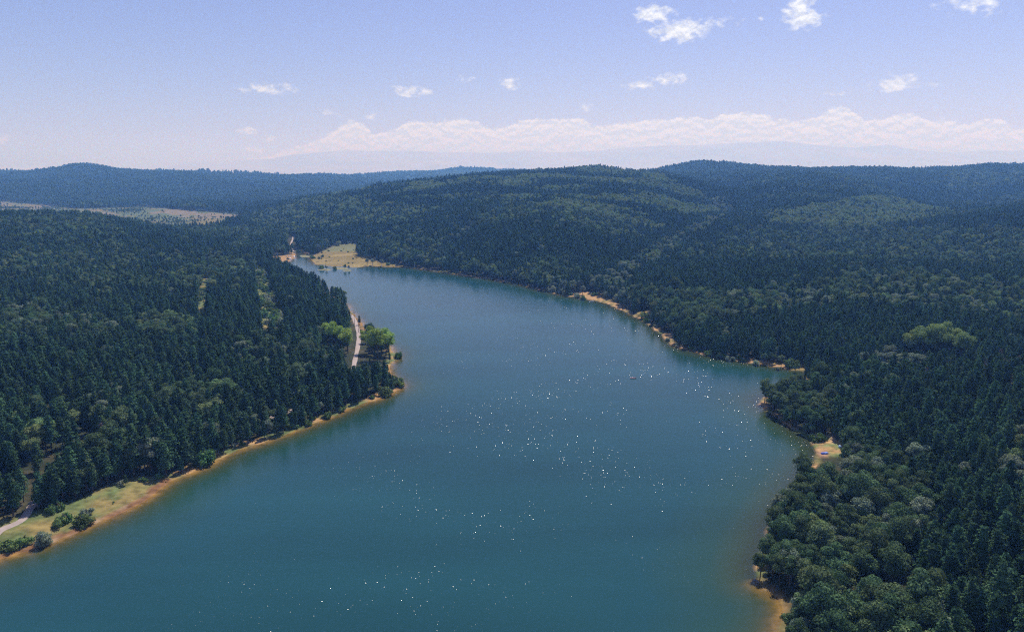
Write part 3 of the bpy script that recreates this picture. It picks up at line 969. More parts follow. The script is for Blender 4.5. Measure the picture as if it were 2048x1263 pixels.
# far slopes
fl = Y > 2600
setk(fl, K_BROAD + K_PINE[:1], .55)
wbx = pxc + 70 * (fbm(X / 150, Y / 150, 611, 3) - .5); wby = pyc + 26 * (fbm(X / 130, Y / 200, 613, 3) - .5)
hillB = inpoly([(640, 396), (860, 355), (1000, 340), (1250, 335), (1400, 365), (1445, 430), (1340, 482), (1230, 470), (1130, 425), (1000, 400), (860, 395), (720, 412)], wbx, wby) & (Y > 1200)
setk(hillB, K_LIGHT, .95)
darkB = hillB & (fbm(X / 110, Y / 80, 141, 3) > .56)
setk(darkB, K_PINE)
setk(inpoly([(500, 430), (640, 398), (760, 405), (900, 420), (820, 440), (650, 455), (520, 462)], wbx, wby) & (Y > 1100), K_LIGHT, .55)
setk(inpoly([(1330, 430), (1430, 430), (1470, 470), (1420, 482), (1330, 478)], pxc, pyc) & (Y > 900), K_PINE, 1)
setk(inpoly([(1520, 442), (1640, 405), (1800, 398), (1895, 430), (1800, 452), (1650, 462)], wbx, wby) & (Y > 1200), K_LIGHT, .9)
setk(inpoly([(1880, 345), (1960, 338), (2048, 345), (2048, 370), (1900, 380)], pxc, pyc), K_LIGHT, .4)
setk(val, K_LIGHT + K_GREY + K_BROAD, 1)
setk(gul, K_LIGHT + K_GREY + K_GREY, .75)
band = inpoly([(1380, 600), (1480, 582), (1600, 578), (1800, 548), (1950, 560), (2060, 570), (2060, 640), (1900, 622), (1700, 606), (1500, 630), (1400, 640)], pxc, pyc) & (Y > 450)
setk(band, K_GREY + K_LIGHT + K_BROAD, .72)
setk(inpoly([(1290, 580), (1400, 590), (1480, 620), (1450, 660), (1340, 650)], pxc, pyc) & (Y < 900), K_BROAD + K_GREY[:1], .55)
clump = inpoly([(1490, 1200), (1505, 1050), (1560, 940), (1620, 890), (1700, 872), (1790, 905), (1850, 970), (1850, 1050), (1795, 1080), (1800, 1140), (1900, 1190),
                (1910, 1300), (1560, 1400), (1480, 1300)], pxc, pyc)
setk(clump, K_BROAD + K_BROAD + K_LIGHT[:1] + K_GREY, .97)
setk(inpoly([(1495, 760), (1560, 730), (1640, 745), (1665, 830), (1650, 880), (1590, 870), (1520, 840)], pxc, pyc) & (Y < 480), K_BROAD, .95)
setk(ell(1790, 716, 75, 14) & (Y < 560), K_GREY, .75)
setk(ell(1930, 722, 120, 24) & (Y < 560), K_BARE, .30)
setk(ell(1500, 1, 1, 1), K_PINE)
setk(ell(150, 520, 130, 70), K_LIGHT + K_BROAD, .35)
setk(ell(60, 640, 65, 28), K_GREY + K_BROAD, .8)
setk(ell(175, 655, 50, 22), K_GREY + K_BROAD, .6)
setk(ell(330, 652, 60, 24), K_BROAD + K_LIGHT, .85)
setk(ell(110, 450, 110, 26), K_LIGHT + K_BROAD, .55)
setk(ell(600, 700, 150, 36), K_GREY + K_BROAD + K_BROAD, .35)
setk(ell(390, 785, 90, 30), K_LIGHT + K_BROAD, .5)
setk(ell(150, 840, 130, 60), K_GREY[:1] + K_LIGHT + K_BROAD, .22)
setk(ell(260, 850, 100, 30), K_BARE, .10)
setk(ell(110, 880, 60, 30), K_LIGHT, .35)
setk(ell(2035, 910, 25, 40), K_LIGHT + K_GREY, .7)
setk((px > 1100) & (px < 1260) & (sdp < 26) & (Y < 1000) & (py > 540), K_GREY + K_PALE, .7)

# ------------------------------------------------------------------ single trees and shrubs the photo shows apart: (px, py of the foot, kind, scale, name, label, category)
SINGLES = [
    (86, 1092, K_PALE[0], .80, 'willow_tree', 'round silvery green willow shrub on the grassy left bank, nearest the lower left corner', 'tree'),
    (166, 1052, K_SHRUB[1], 1.55, 'shrub', 'dark rounded shrub at the water edge of the grass strip, beside the silvery willow', 'shrub'),
    (176, 1030, K_SHRUBP[0], 1.1, 'shrub', 'small silvery shrub behind the dark rounded shrub on the grass strip', 'shrub'),
    (22, 1098, K_SHRUB[0], 1.5, 'shrub', 'low green shrub left of the silvery willow on the grass strip', 'shrub'),
    (48, 1090, K_SHRUB[2], 1.2, 'shrub', 'low green shrub just touching the left side of the silvery willow', 'shrub'),
    (118, 1052, K_SHRUB[0], 1.3, 'shrub', 'thin dark shrub between the silvery willow and the dark rounded shrub', 'shrub'),
    (132, 1045, K_SHRUB[2], 1.2, 'shrub', 'mid green shrub inland between willow and rounded shrub', 'shrub'),
    (104, 1026, K_SHRUB[1], 1.1, 'shrub', 'spreading low shrub on the forest side of the grass strip', 'shrub'),
    (120, 1022, K_SHRUB[2], 1.0, 'shrub', 'bright low shrub at the forest shadow edge of the grass strip', 'shrub'),
    (252, 972, K_PINE[1], .33, 'pine_tree', 'tiny lone conifer at the forest edge of the grass strip', 'tree'),
    (243, 971, K_SHRUBP[1], .8, 'shrub', 'small pale shrub beside the tiny lone conifer', 'shrub'),
    (288, 962, K_SHRUB[0], .8, 'shrub', 'dark low shrub at the far tip of the grass strip', 'shrub'),
    (318, 955, K_SHRUB[1], .8, 'shrub', 'dark low shrub past the grass strip under the pines', 'shrub'),
    (412, 928, K_SHRUB[1], 2.2, 'shrub', 'rounded green shrub standing alone on the muddy shore, halfway along the left bank', 'shrub'),
    (397, 924, K_PALE[1], .42, 'willow_tree', 'silvery willow shrub left against the lone rounded green shrub', 'tree'),
    (356, 912, K_LIGHT[0], .85, 'broadleaf_tree', 'light green tree in the pine edge above the rounded shore shrub', 'tree'),
    (470, 893, K_SHRUBP[0], .8, 'shrub', 'pale low shrub on the sand by the left shore', 'shrub'),
    (484, 889, K_SHRUB[0], .9, 'shrub', 'yellowish low shrub next to the pale one on the left shore', 'shrub'),
    (575, 858, K_SHRUB[1], 1.1, 'shrub', 'low dark shrub on the sand spit of the left shore', 'shrub'),
    (590, 857, K_SHRUB[2], 1.0, 'shrub', 'second low shrub on the sand spit toward the point', 'shrub'),
    (616, 851, K_SHRUB[0], 1.2, 'shrub', 'dark shrub under the leaning shore pine', 'shrub'),
    (622, 845, K_PINE[3], .42, 'pine_tree', 'small light conifer leaning over the left shore', 'tree'),
    (655, 835, K_SHRUB[1], 1.2, 'shrub', 'rounded shrub at the water line between small conifer and point', 'shrub'),
    (683, 824, K_SHRUB[0], 1.1, 'shrub', 'low shrub at the water line close to the point', 'shrub'),
    (770, 793, K_SHRUB[1], 1.9, 'shrub', 'dark round shrub standing on the sandy point', 'shrub'),
    (795, 774, K_SHRUB[2], 2.3, 'shrub', 'large dark shrub at the outermost tip of the sandy point', 'shrub'),
    (783, 772, K_SHRUB[0], 1.9, 'shrub', 'green shrub inland of the outermost shrub of the point', 'shrub'),
    (797, 716, K_SHRUB[1], 1.5, 'shrub', 'shrub hanging over the water below the bright green shore tree', 'shrub'),
    (756, 720, K_BRIGHT[0], 1.45, 'broadleaf_tree', 'large bright green tree on the water side of the pale track', 'tree'),
    (738, 708, K_BRIGHT[1], 1.25, 'broadleaf_tree', 'bright green tree close to the right edge of the pale track', 'tree'),
    (772, 712, K_BRIGHT[1], 1.25, 'broadleaf_tree', 'bright green tree leaning over the water beside the track', 'tree'),
    (741, 685, K_BROAD[3], .95, 'broadleaf_tree', 'dark round tree behind the bright green trees right of the track', 'tree'),
    (696, 707, K_BRIGHT[0], 1.15, 'broadleaf_tree', 'bright green tree touching the left edge of the pale track', 'tree'),
    (672, 697, K_BRIGHT[1], 1.3, 'broadleaf_tree', 'bright green tree second in from the left edge of the track', 'tree'),
    (654, 690, K_BRIGHT[0], 1.1, 'broadleaf_tree', 'bright green tree furthest inland of the three left of the track', 'tree'),
    (546, 722, K_BRIGHT[1], .42, 'broadleaf_tree', 'small yellow green crown among dark pines left of the track', 'tree'),
    (236, 672, K_PALE[0], .9, 'willow_tree', 'pale pinkish crown in the middle of the left pine forest', 'tree'),
    (250, 675, K_PALE[1], .8, 'willow_tree', 'pale crown right beside the pinkish one in the left forest', 'tree'),
    (70, 682, K_PALE[1], .9, 'willow_tree', 'whitish crown below the big grey green tree at far left', 'tree'),
    (456, 690, K_PALE[0], .5, 'willow_tree', 'small whitish crown in dark pines of the left forest', 'tree'),
    (686, 590, K_SHRUB[0], 2.0, 'shrub', 'yellow green shrub on the far sandy edge of the left pine block', 'shrub'),
    (675, 583, K_SHRUB[2], 2.0, 'shrub', 'yellow green shrub just beyond the far edge of the left pine block', 'shrub'),
    (682, 598, K_PINE[2], .75, 'pine_tree', 'lone dark pine standing out over the water at the pine block edge', 'tree'),
    (719, 650, K_PINE[1], .55, 'pine_tree', 'small dark pine right of the pale track near the power pole', 'tree'),
    (1846, 716, K_OLIVE[0], 1.5, 'broadleaf_tree', 'large yellow green tree rising from the right hand forest, left one of the bright clump', 'tree'),
    (1878, 714, K_OLIVE[1], 1.6, 'broadleaf_tree', 'large yellow green tree in the middle of the bright clump in the right forest', 'tree'),
    (1920, 722, K_OLIVE[0], 1.35, 'broadleaf_tree', 'yellow green tree, right one of the bright clump in the right forest', 'tree'),
    (1826, 712, K_OLIVE[1], 1.2, 'broadleaf_tree', 'smaller yellow green tree at the left foot of the bright clump in the right forest', 'tree'),
    (1900, 708, K_OLIVE[0], 1.3, 'broadleaf_tree', 'yellow green tree at the back of the bright clump in the right forest', 'tree'),
    (1735, 748, K_PALE[0], 1.35, 'willow_tree', 'pale grey green tree rising where the cove meets the right forest', 'tree'),
    (1722, 755, K_GREY[1], .9, 'broadleaf_tree', 'grey green tree left below the pale one by the cove', 'tree'),
    (2018, 830, K_BRIGHT[1], .4, 'broadleaf_tree', 'small vivid green crown in the pines near the right edge', 'tree'),
    (1770, 1110, K_RUST[0], .42, 'dead_pine', 'small rust red pine between the broadleaf clump and the near pines', 'tree'),
    (1728, 795, K_RUST[0], .38, 'dead_pine', 'small orange brown pine inside the right pine forest', 'tree'),
    (1602, 1268, K_BRIGHT[0], .30, 'broadleaf_tree', 'small bright green crown at the bottom edge above the sandy shallows', 'tree'),
    (1460, 722, K_SHRUBP[0], 1.4, 'shrub', 'small silver shrub at the water line of the right bank', 'shrub'),
    (1466, 722, K_SHRUB[2], 1.0, 'shrub', 'yellow green shrub left of the silver one on the right bank', 'shrub'),
    (1418, 712, K_SHRUB[0], 1.5, 'shrub', 'yellow green shrub on the right bank under dark trees', 'shrub'),
    (1528, 728, K_BROAD[0], .62, 'broadleaf_tree', 'rounded green tree on the cove shore, left of the taller one', 'tree'),
    (1545, 728, K_BROAD[2], .55, 'broadleaf_tree', 'broad low green tree in the middle of the cove shore', 'tree'),
    (1562, 733, K_LIGHT[1], .62, 'broadleaf_tree', 'taller round green tree on the cove shore', 'tree'),
    (1580, 734, K_SHRUB[1], 2.0, 'shrub', 'dark green shrub right of the taller cove tree', 'shrub'),
    (1592, 734, K_SHRUB[0], 1.8, 'shrub', 'green shrub near the inner end of the cove', 'shrub'),
    (1511, 730, K_SHRUBP[1], 1.3, 'shrub', 'pale green shrub in front of the cove trees at the water', 'shrub'),
    (1558, 740, K_SHRUBP[0], .9, 'shrub', 'small pale shrub on the cove sand', 'shrub'),
    (1590, 745, K_BROAD[1], .38, 'broadleaf_tree', 'little dark tree in front of the inner cove beach', 'tree'),
    (1632, 882, K_SHRUB[2], 1.4, 'shrub', 'yellow green shrub at the back corner of the right bank clearing', 'shrub'),
    (1642, 880, K_SHRUB[0], 1.4, 'shrub', 'dark shrub behind the grassy clearing of the right bank', 'shrub'),
    (1652, 868, K_LIGHT[0], .55, 'broadleaf_tree', 'light green young tree behind the clearing, left of its path', 'tree'),
    (1106, 578, K_PALE[1], 1.25, 'willow_tree', 'tall pale willow on the far right shore, leftmost of the pale trees', 'tree'),
    (1097, 583, K_PALE[0], .8, 'willow_tree', 'low pale willow at the foot of the tall one on the far shore', 'tree'),
    (1117, 586, K_PALE[0], .9, 'willow_tree', 'spreading pale willow at the far water line', 'tree'),
    (1130, 590, K_PALE[1], .8, 'willow_tree', 'pale willow right of the spreading one at the far water line', 'tree'),
    (1146, 588, K_GREY[0], .95, 'broadleaf_tree', 'grey green tree between the pale willows of the far shore', 'tree'),
    (1165, 590, K_GREY[1], .8, 'broadleaf_tree', 'round grey green tree at the left end of the tan beach', 'tree'),
    (1187, 580, K_GREY[2], 1.0, 'broadleaf_tree', 'upright grey tree behind the left end of the tan beach', 'tree'),
    (1232, 572, K_PALE[1], 1.5, 'willow_tree', 'large pale tree up the gully behind the tan beach', 'tree'),
    (1248, 574, K_GREY[2], 1.4, 'broadleaf_tree', 'large grey green tree right of the pale gully tree', 'tree'),
    (1218, 570, K_GREY[0], 1.2, 'broadleaf_tree', 'grey green tree left of the large pale gully tree', 'tree'),
    (1167, 600, K_SHRUB[1], 1.6, 'shrub', 'dark shrub at the left end of the tan beach', 'shrub'),
    (1190, 592, K_SHRUB[0], 1.5, 'shrub', 'green shrub in the middle of the tan beach', 'shrub'),
    (1290, 637, K_SHRUB[2], 2.2, 'shrub', 'yellow green shrub in the notch of the right shore', 'shrub'),
    (1294, 645, K_SHRUB[0], 1.6, 'shrub', 'dark shrub at the water in the notch of the right shore', 'shrub'),
    (1335, 683, K_SHRUBP[1], 1.0, 'shrub', 'small pale shrub on the sandy notch of the right bank', 'shrub'),
    # meadow and islets at the head of the lake
    (735, 530, K_GREY[1], .75, 'broadleaf_tree', 'grey green bushy tree at the right end of the lakehead meadow, left of its neighbour', 'tree'),
    (745, 531, K_GREY[2], .70, 'broadleaf_tree', 'grey green bushy tree at the right end of the lakehead meadow, right of its neighbour', 'tree'),
    (764, 532, K_GREY[0], .85, 'broadleaf_tree', 'round grey green tree alone on the shore past the lakehead meadow', 'tree'),
    (776, 531, K_SHRUB[2], 1.5, 'shrub', 'yellowish shrub at the thin end of the lakehead meadow', 'shrub'),
    (690, 540, K_BROAD[0], .62, 'broadleaf_tree', 'dark round bush standing in the water before the meadow', 'tree'),
    (698, 540, K_BROAD[1], .45, 'broadleaf_tree', 'small dark bush right against the round one in the water', 'tree'),
    (653, 540, K_BROAD[2], .42, 'broadleaf_tree', 'dark bush on the leftmost islet of the lakehead', 'tree'),
    (643, 538, K_SHRUB[1], 1.9, 'shrub', 'dark shrub in the water left of the islets', 'shrub'),
    (670, 538, K_SHRUB[0], 1.5, 'shrub', 'low shrub in the middle of the islet chain', 'shrub'),
    (638, 523, K_BROAD[3], .45, 'broadleaf_tree', 'dark bush on the near left corner of the meadow', 'tree'),
    (626, 517, K_SHRUB[2], 2.0, 'shrub', 'green shrub by the channel at the left side of the meadow', 'shrub'),
    (645, 514, K_SHRUB[0], 1.5, 'shrub', 'single small bush inside the meadow near the channel', 'shrub'),
    (630, 506, K_GREY[2], .85, 'broadleaf_tree', 'large grey bush where channel and meadow meet', 'tree'),
    (637, 503, K_GREY[0], .8, 'broadleaf_tree', 'grey bush right behind the large one by the channel', 'tree'),
    (614, 513, K_BROAD[1], .40, 'broadleaf_tree', 'dark bush on the river bank inside the channel', 'tree'),
    (605, 508, K_BROAD[2], .38, 'broadleaf_tree', 'dark bush left of the channel island', 'tree'),
    (597, 505, K_SHRUB[0], 1.8, 'shrub', 'shrub where the pale far track reaches the channel', 'shrub'),
    (645, 497, K_GREY[1], .9, 'broadleaf_tree', 'grey bush on the upper rim of the meadow, leftmost', 'tree'),
    (655, 494, K_GREY[2], .9, 'broadleaf_tree', 'grey bush on the upper rim of the meadow, second', 'tree'),
    (677, 491, K_PALE[1], 1.15, 'willow_tree', 'rounded pale bush at the top of the meadow, centre', 'tree'),
    (672, 484, K_PALE[0], 1.15, 'willow_tree', 'pale tree behind the rounded pale bush of the meadow', 'tree'),
    (688, 487, K_GREY[0], .5, 'broadleaf_tree', 'small grey bush right of the pale bush at the meadow top', 'tree'),
    (697, 488, K_PALE[0], .8, 'willow_tree', 'pale bush at the upper right corner of the meadow', 'tree'),
    (576, 524, K_BROAD[0], .5, 'broadleaf_tree', 'dark bush in front of the tents at the lakehead', 'tree'),
    (560, 522, K_GREY[0], .55, 'broadleaf_tree', 'grey bush on the lakehead campsite left of the tents', 'tree'),
    (568, 505, K_LIGHT[1], 1.0, 'broadleaf_tree', 'light green tree behind the lakehead tents', 'tree'),
    (556, 503, K_LIGHT[2], 1.05, 'broadleaf_tree', 'light green tree left behind the lakehead tents', 'tree'),
    (530, 512, K_LIGHT[0], 1.0, 'broadleaf_tree', 'light green tree left of the lakehead campsite', 'tree'),
    (520, 510, K_GREY[1], 1.0, 'broadleaf_tree', 'grey green tree furthest left of the lakehead campsite', 'tree'),
]
GW = [ground_at(s[0], s[1]) for s in SINGLES]
for (gx, gy, gz), s in zip(GW, SINGLES):
    if s[2] in BROADSET and s[3] > .6:
        keep &= (X - gx) ** 2 + (Y - gy) ** 2 > (3.2 * s[3]) ** 2
        if s[2] in K_BRIGHT and s[3] > .8:      # the low growth before the bright trees leaves them in view
            keep &= ~((np.abs(X - gx) < 4.2 * s[3]) & (Y < gy) & (Y > gy - 9 * s[3]))

scale = SCL * rng.uniform(.62, 1.22, len(X)) * (.85 + .3 * fbm(X / 40, Y / 40, 401, 2)) * np.where(sdp < 8, .85, 1)
scale *= np.where(val, .42, 1)
edge = (px < -180) | (px > 2230) | (py > 1500)
keep &= ~edge

P5 = np.array(sorted(np.nonzero(keep)[0]))
X, Y, Z, kind, scale, px, py, dp, pyc = [a_[P5] for a_ in (X, Y, Z, kind, scale, px, py, dp, pyc)]
rot = rng.uniform(0, 6.283, len(X))
print('trees', len(X))

isb = np.isin(kind, list(BROADSET))
isbare = np.isin(kind, K_BARE)
isp = ~isb & ~isbare
inside = (px > 5) & (px < 2043) & (pyc > 300) & (pyc < 1255)
size = scale / dp
single = np.zeros(len(X), bool)
n_single_b = sum(1 for s in SINGLES if s[4] == 'broadleaf_tree' or s[4] == 'willow_tree')
for m, n in ((isp, 296), (isb, 300 - n_single_b), (isbare, 200)):
    c = np.nonzero(m & inside)[0]
    c = c[np.argsort(-size[c])][:n]
    single[c] = True


def place(kidx, x, y, z, r_, s, label, cat, group=None, name=None, split=True, sz=1.0):
    kn, mt, mc, mj = PROTO[kidx]
    nm_ = name or kn
    if split:
        root = bpy.data.objects.new(nm_, None); COL.objects.link(root)
        root.empty_display_size = .5
        root.location = (x, y, z); root.rotation_euler = (0, 0, r_); root.scale = (s, s, s * sz)
        for pn_, m_ in (('trunk', mt), ('crown', mc)):
            c = bpy.data.objects.new(pn_, m_); COL.objects.link(c); c.parent = root
    else:
        root = bpy.data.objects.new(nm_, mj); COL.objects.link(root)
        root.location = (x, y, z); root.rotation_euler = (0, 0, r_); root.scale = (s, s, s * sz)
    return tag(root, label, cat, group)


for (gx, gy, gz), s in zip(GW, SINGLES):
    place(s[2], gx, gy, gz - .1, random.uniform(0, 6.28), s[3], s[5], s[6], None, s[4], True)

COLORW = {}
for k in K_PINE: COLORW[k] = 'dark pine'
for k in K_BROAD: COLORW[k] = 'dark green broadleaf tree'
for k in K_LIGHT: COLORW[k] = 'lighter green broadleaf tree'
for k in K_GREY: COLORW[k] = 'grey green broadleaf tree'
for k in K_BRIGHT: COLORW[k] = 'bright green broadleaf tree'
for k in K_PALE: COLORW[k] = 'pale silvery tree'
for k in K_BARE: COLORW[k] = 'greyish bare tree'


ANCH = [(86, 1070, 'the round silvery willow'), (166, 1035, 'the dark rounded shore shrub'), (250, 955, 'the tiny lone conifer'), (345, 940, 'the far tip of the grass strip'),
        (410, 905, 'the lone rounded shore shrub'), (560, 845, 'the sand spit'), (622, 825, 'the leaning shore conifer'), (770, 770, 'the sandy point'),
        (712, 720, 'the pale track end'), (10, 930, 'the left edge halfway down'), (150, 870, 'the left forest middle'), (300, 850, 'the left forest front bend'),
        (1655, 890, 'the grassy right clearing'), (1770, 1085, 'the rust red pine'), (1728, 775, 'the orange brown pine'), (1550, 1215, 'the sandy shallows'),
        (1540, 1060, 'the grove rim at the water'), (1880, 690, 'the bright crown clump'), (2018, 815, 'the small vivid green crown'), (2040, 1250, 'the bottom right corner'),
        (2035, 1010, 'the right edge at shore height'), (1820, 1245, 'the bottom edge below the pines'), (1560, 775, 'the wooded point tip'), (1735, 720, 'the pale cove tree'),
        (1680, 1010, 'the broadleaf grove middle'), (1680, 1190, 'the lower grove crowns'), (1900, 940, 'the right pine slope middle'), (1930, 1120, 'the lower pine slope')]
ORD = ('nearest second third fourth fifth sixth seventh eighth ninth tenth eleventh twelfth thirteenth fourteenth fifteenth sixteenth seventeenth '
       'eighteenth nineteenth twentieth').split()
ORD += ['twenty-' + w for w in 'first second third fourth fifth sixth seventh eighth ninth'.split()] + ['thirtieth'] + \
       ['thirty-' + w for w in 'first second third fourth fifth sixth seventh eighth ninth'.split()] + ['fortieth']
buckets = {}
for i in np.nonzero(single)[0]:
    j = min(range(len(ANCH)), key=lambda q: (ANCH[q][0] - px[i]) ** 2 + (ANCH[q][1] - pyc[i]) ** 2 * 1.5)
    dx, dy = px[i] - ANCH[j][0], (pyc[i] - ANCH[j][1]) * 1.3
    way = ('to the right of' if dx > 0 else 'to the left of') if abs(dx) > abs(dy) else ('below' if dy > 0 else 'above')
    buckets.setdefault((COLORW[kind[i]], way, j), []).append((dx * dx + dy * dy, i))
LAB = {}
for (cw, way, j), L in buckets.items():
    for n_, (_, i) in enumerate(sorted(L)):
        LAB[i] = ('%s %s %s %s' % (ORD[min(n_, 39)], cw, way, ANCH[j][2]), '%ss around %s' % (cw, ANCH[j][2]))
for i in np.nonzero(single)[0]:
    place(kind[i], X[i], Y[i], Z[i] - .15, rot[i], scale[i], LAB[i][0], 'tree', LAB[i][1], None, True)

# the rest of the woods: two masses of instances
def forest(name, mask, label):
    ids = np.nonzero(mask)[0]
    used_k = sorted(set(kind[ids].tolist()))
    remap = {k: j for j, k in enumerate(used_k)}
    me = mesh_from(name, np.stack([X[ids], Y[ids], Z[ids] - .15], 1), [])
    for nm_, arr, ty in (('tree_kind', np.array([remap[k] for k in kind[ids]]), 'INT'), ('tree_rot', rot[ids], 'FLOAT'), ('tree_scale', scale[ids], 'FLOAT')):
        at_ = me.attributes.new(nm_, ty, 'POINT')
        at_.data.foreach_set('value', arr.astype(np.int32 if ty == 'INT' else np.float32))
    o = link(name, me)
    g = bpy.data.node_groups.new(name + '_nodes', 'GeometryNodeTree')
    g.interface.new_socket('Geometry', in_out='INPUT', socket_type='NodeSocketGeometry')
    g.interface.new_socket('Geometry', in_out='OUTPUT', socket_type='NodeSocketGeometry')
    gi, go = g.nodes.new('NodeGroupInput'), g.nodes.new('NodeGroupOutput')
    iop = g.nodes.new('GeometryNodeInstanceOnPoints')
    join = g.nodes.new('GeometryNodeJoinGeometry')
    for k in reversed(used_k):
        po = bpy.data.objects.new(PROTO[k][0] + '_source', PROTO[k][3])
        oi = g.nodes.new('GeometryNodeObjectInfo'); oi.inputs['Object'].default_value = po; oi.inputs['As Instance'].default_value = True
        g.links.new(oi.outputs['Geometry'], join.inputs[0])
    def named(nm_, ty):
        n = g.nodes.new('GeometryNodeInputNamedAttribute'); n.data_type = ty; n.inputs['Name'].default_value = nm_
        return n.outputs[0]
    cmb = g.nodes.new('ShaderNodeCombineXYZ')
    g.links.new(named('tree_rot', 'FLOAT'), cmb.inputs[2])
    g.links.new(gi.outputs[0], iop.inputs['Points'])
    g.links.new(join.outputs[0], iop.inputs['Instance'])
    iop.inputs['Pick Instance'].default_value = True
    g.links.new(named('tree_kind', 'INT'), iop.inputs['Instance Index'])
    g.links.new(cmb.outputs[0], iop.inputs['Rotation'])
    g.links.new(named('tree_scale', 'FLOAT'), iop.inputs['Scale'])
    g.links.new(iop.outputs[0], go.inputs[0])
    md_ = o.modifiers.new('scatter', 'NODES'); md_.node_group = g
    return tag(o, label, 'forest', None, 'stuff')


forest('pine_forest', isp & ~single, 'dark pine forest covering the slopes round the lake')
forest('broadleaf_forest', (isb | isbare) & ~single, 'lighter broadleaf woods mixed among the pines on the hills')

# shrubs in the power line corridor, the gully and along the shores
def shrub_field(poly, n, ks, smin, smax, label, group, by_x=False):
    xs = [p[0] for p in poly]; ys = [p[1] for p in poly]
    L = []
    tries = 0
    while len(L) < n and tries < 4000:
        tries += 1
        a, b_ = random.uniform(min(xs), max(xs)), random.uniform(min(ys), max(ys))
        if not inpoly(poly, np.array([a]), np.array([b_]))[0]: continue
        g_ = ground_at(a, b_)
        if g_[2] > .05: L.append((a if by_x else -b_, g_))
    L.sort()
    for k, (_, (gx, gy, gz)) in enumerate(L):
        o_ = 'last' if k == len(L) - 1 else ('first' if k == 0 else ORD[k] if k < 40 else 'forty-' + ORD[k - 40] if k < 50 else 'fifty-' + ORD[k - 50] if k < 60 else 'late')
        o_ = o_.replace('-nearest', '-first')
        end = 'counted from the left' if by_x else 'counted from the near end'
        place(random.choice(ks), gx, gy, gz - .1, random.uniform(0, 6.28), random.uniform(smin, smax), '%s %s, %s' % (o_, label, end), 'shrub', group, None, False)


shrub_field(CORR, 58, K_SHRUB + K_SHRUBP + K_SHRUB[:1], 1.4, 2.8, 'light shrub in the long cleared forest strip', 'shrubs in the cleared strip')
shrub_field(CORR2, 14, K_SHRUB + K_SHRUBP[:1], .9, 1.7, 'light shrub in the thin forest gap', 'shrubs in the thin gap')
shrub_field([(1215, 575), (1262, 570), (1268, 588), (1225, 592)], 14, K_SHRUB + K_SHRUBP, 1.0, 2.0, 'yellowish shrub behind the tan beach', 'shrubs in the gully mouth')
shrub_field([(1085, 580), (1150, 588), (1190, 592), (1150, 597), (1100, 586)], 14, K_SHRUBP + K_SHRUB[:1], .9, 1.6, 'pale shrub at the far water line', 'pale shrubs at the far water line', True)
shrub_field([(600, 500), (640, 494), (640, 500), (606, 506)], 12, K_SHRUB + K_SHRUBP, 1.0, 2.0, 'shrub behind the lakehead channel', 'shrubs behind the channel', True)
shrub_field([(560, 852), (700, 806), (760, 790), (755, 797), (650, 838), (562, 862)], 16, K_SHRUB, .3, .8, 'low shrub on the sandy left rim', 'low shrubs on the left sandy rim', True)
shrub_field([(640, 503), (710, 492), (705, 515), (760, 524), (650, 532), (630, 520)], 16, K_SHRUB, .4, .9, 'little bush on the lakehead meadow', 'little bushes on the meadow', True)
shrub_field([(1340, 690), (1500, 722), (1500, 727), (1340, 697)], 14, K_SHRUB, .5, 1.1, 'low shrub at the right bank foot', 'low shrubs along the right bank', True)
shrub_field([(0, 1100), (80, 1080), (200, 1030), (300, 985), (340, 960), (345, 953), (290, 975), (180, 1020), (0, 1085)], 12, K_SHRUB, .15, .4, 'weed tuft on the grass strip', 'weeds on the grass strip', True)

# islets at the lake head
isl = simple_mat('islet_mud', (.20, .19, .08), .95, .3, .3)
for k, (ax, ay, bx, by, w_) in enumerate([(636, 537, 662, 541, 4.5), (664, 535, 700, 539, 5), (604, 509, 622, 515, 6), (687, 540, 702, 542, 3.5)]):
    A = np.array(unproj(ax, ay)); B = np.array(unproj(bx, by))
    V, F = [(float((A[0] + B[0]) / 2), float((A[1] + B[1]) / 2), .45)], []
    c = (A + B) / 2; L = np.linalg.norm(B - A) / 2; d = (B - A) / (2 * L); nn = np.array([-d[1], d[0]])
    for ring, (f_, z_) in enumerate([(.6, .35), (1.0, -.5)]):
        for j in range(28):
            t = 2 * math.pi * j / 28
            rj = f_ * (1 + .35 * (vnoise(np.array([j * .9]), np.array([k * 5.]), 8)[0] - .5))
            p = c + d * L * rj * math.cos(t) + nn * w_ * 2.2 * rj * math.sin(t)
            V.append((p[0], p[1], z_))
    for j in range(28):
        F.append((0, 1 + j, 1 + (j + 1) % 28)); F.append((1 + j, 29 + j, 29 + (j + 1) % 28, 1 + (j + 1) % 28))
    o = link('islet', mesh_from('islet', V, F, isl, True)); tag(o, None, None, None, 'structure')

# ------------------------------------------------------------------ small built things
def box(x0, x1, y0, y1, z0, z1, bev=0):
    V = [(x, y, z) for z in (z0, z1) for y in (y0, y1) for x in (x0, x1)]
    return V, [(0, 2, 3, 1), (4, 5, 7, 6), (0, 1, 5, 4), (1, 3, 7, 5), (3, 2, 6, 7), (2, 0, 4, 6)]


white = simple_mat('white_paint', (.8, .8, .78), .35, .05)
dglass = simple_mat('dark_glass', (.03, .04, .05), .15, .1)
rubber = simple_mat('rubber', (.02, .02, .02), .8, .1)
blue = simple_mat('blue_fabric', (.05, .12, .55), .7, .12)
lblue = simple_mat('light_blue_fabric', (.35, .55, .75), .7, .08)
wood = simple_mat('weathered_wood', (.12, .09, .07), .9, .3)
redp = simple_mat('pink_paint', (.7, .45, .42), .5, .1)


def prism_x(profile, x0, x1):
    n = len(profile)
    V = [(x0, y, z) for y, z in profile] + [(x1, y, z) for y, z in profile]
    F = [tuple(range(n)), tuple(range(2 * n - 1, n - 1, -1))]
    F += [(j, n + j, n + (j + 1) % n, (j + 1) % n) for j in range(n)]
    return V, F


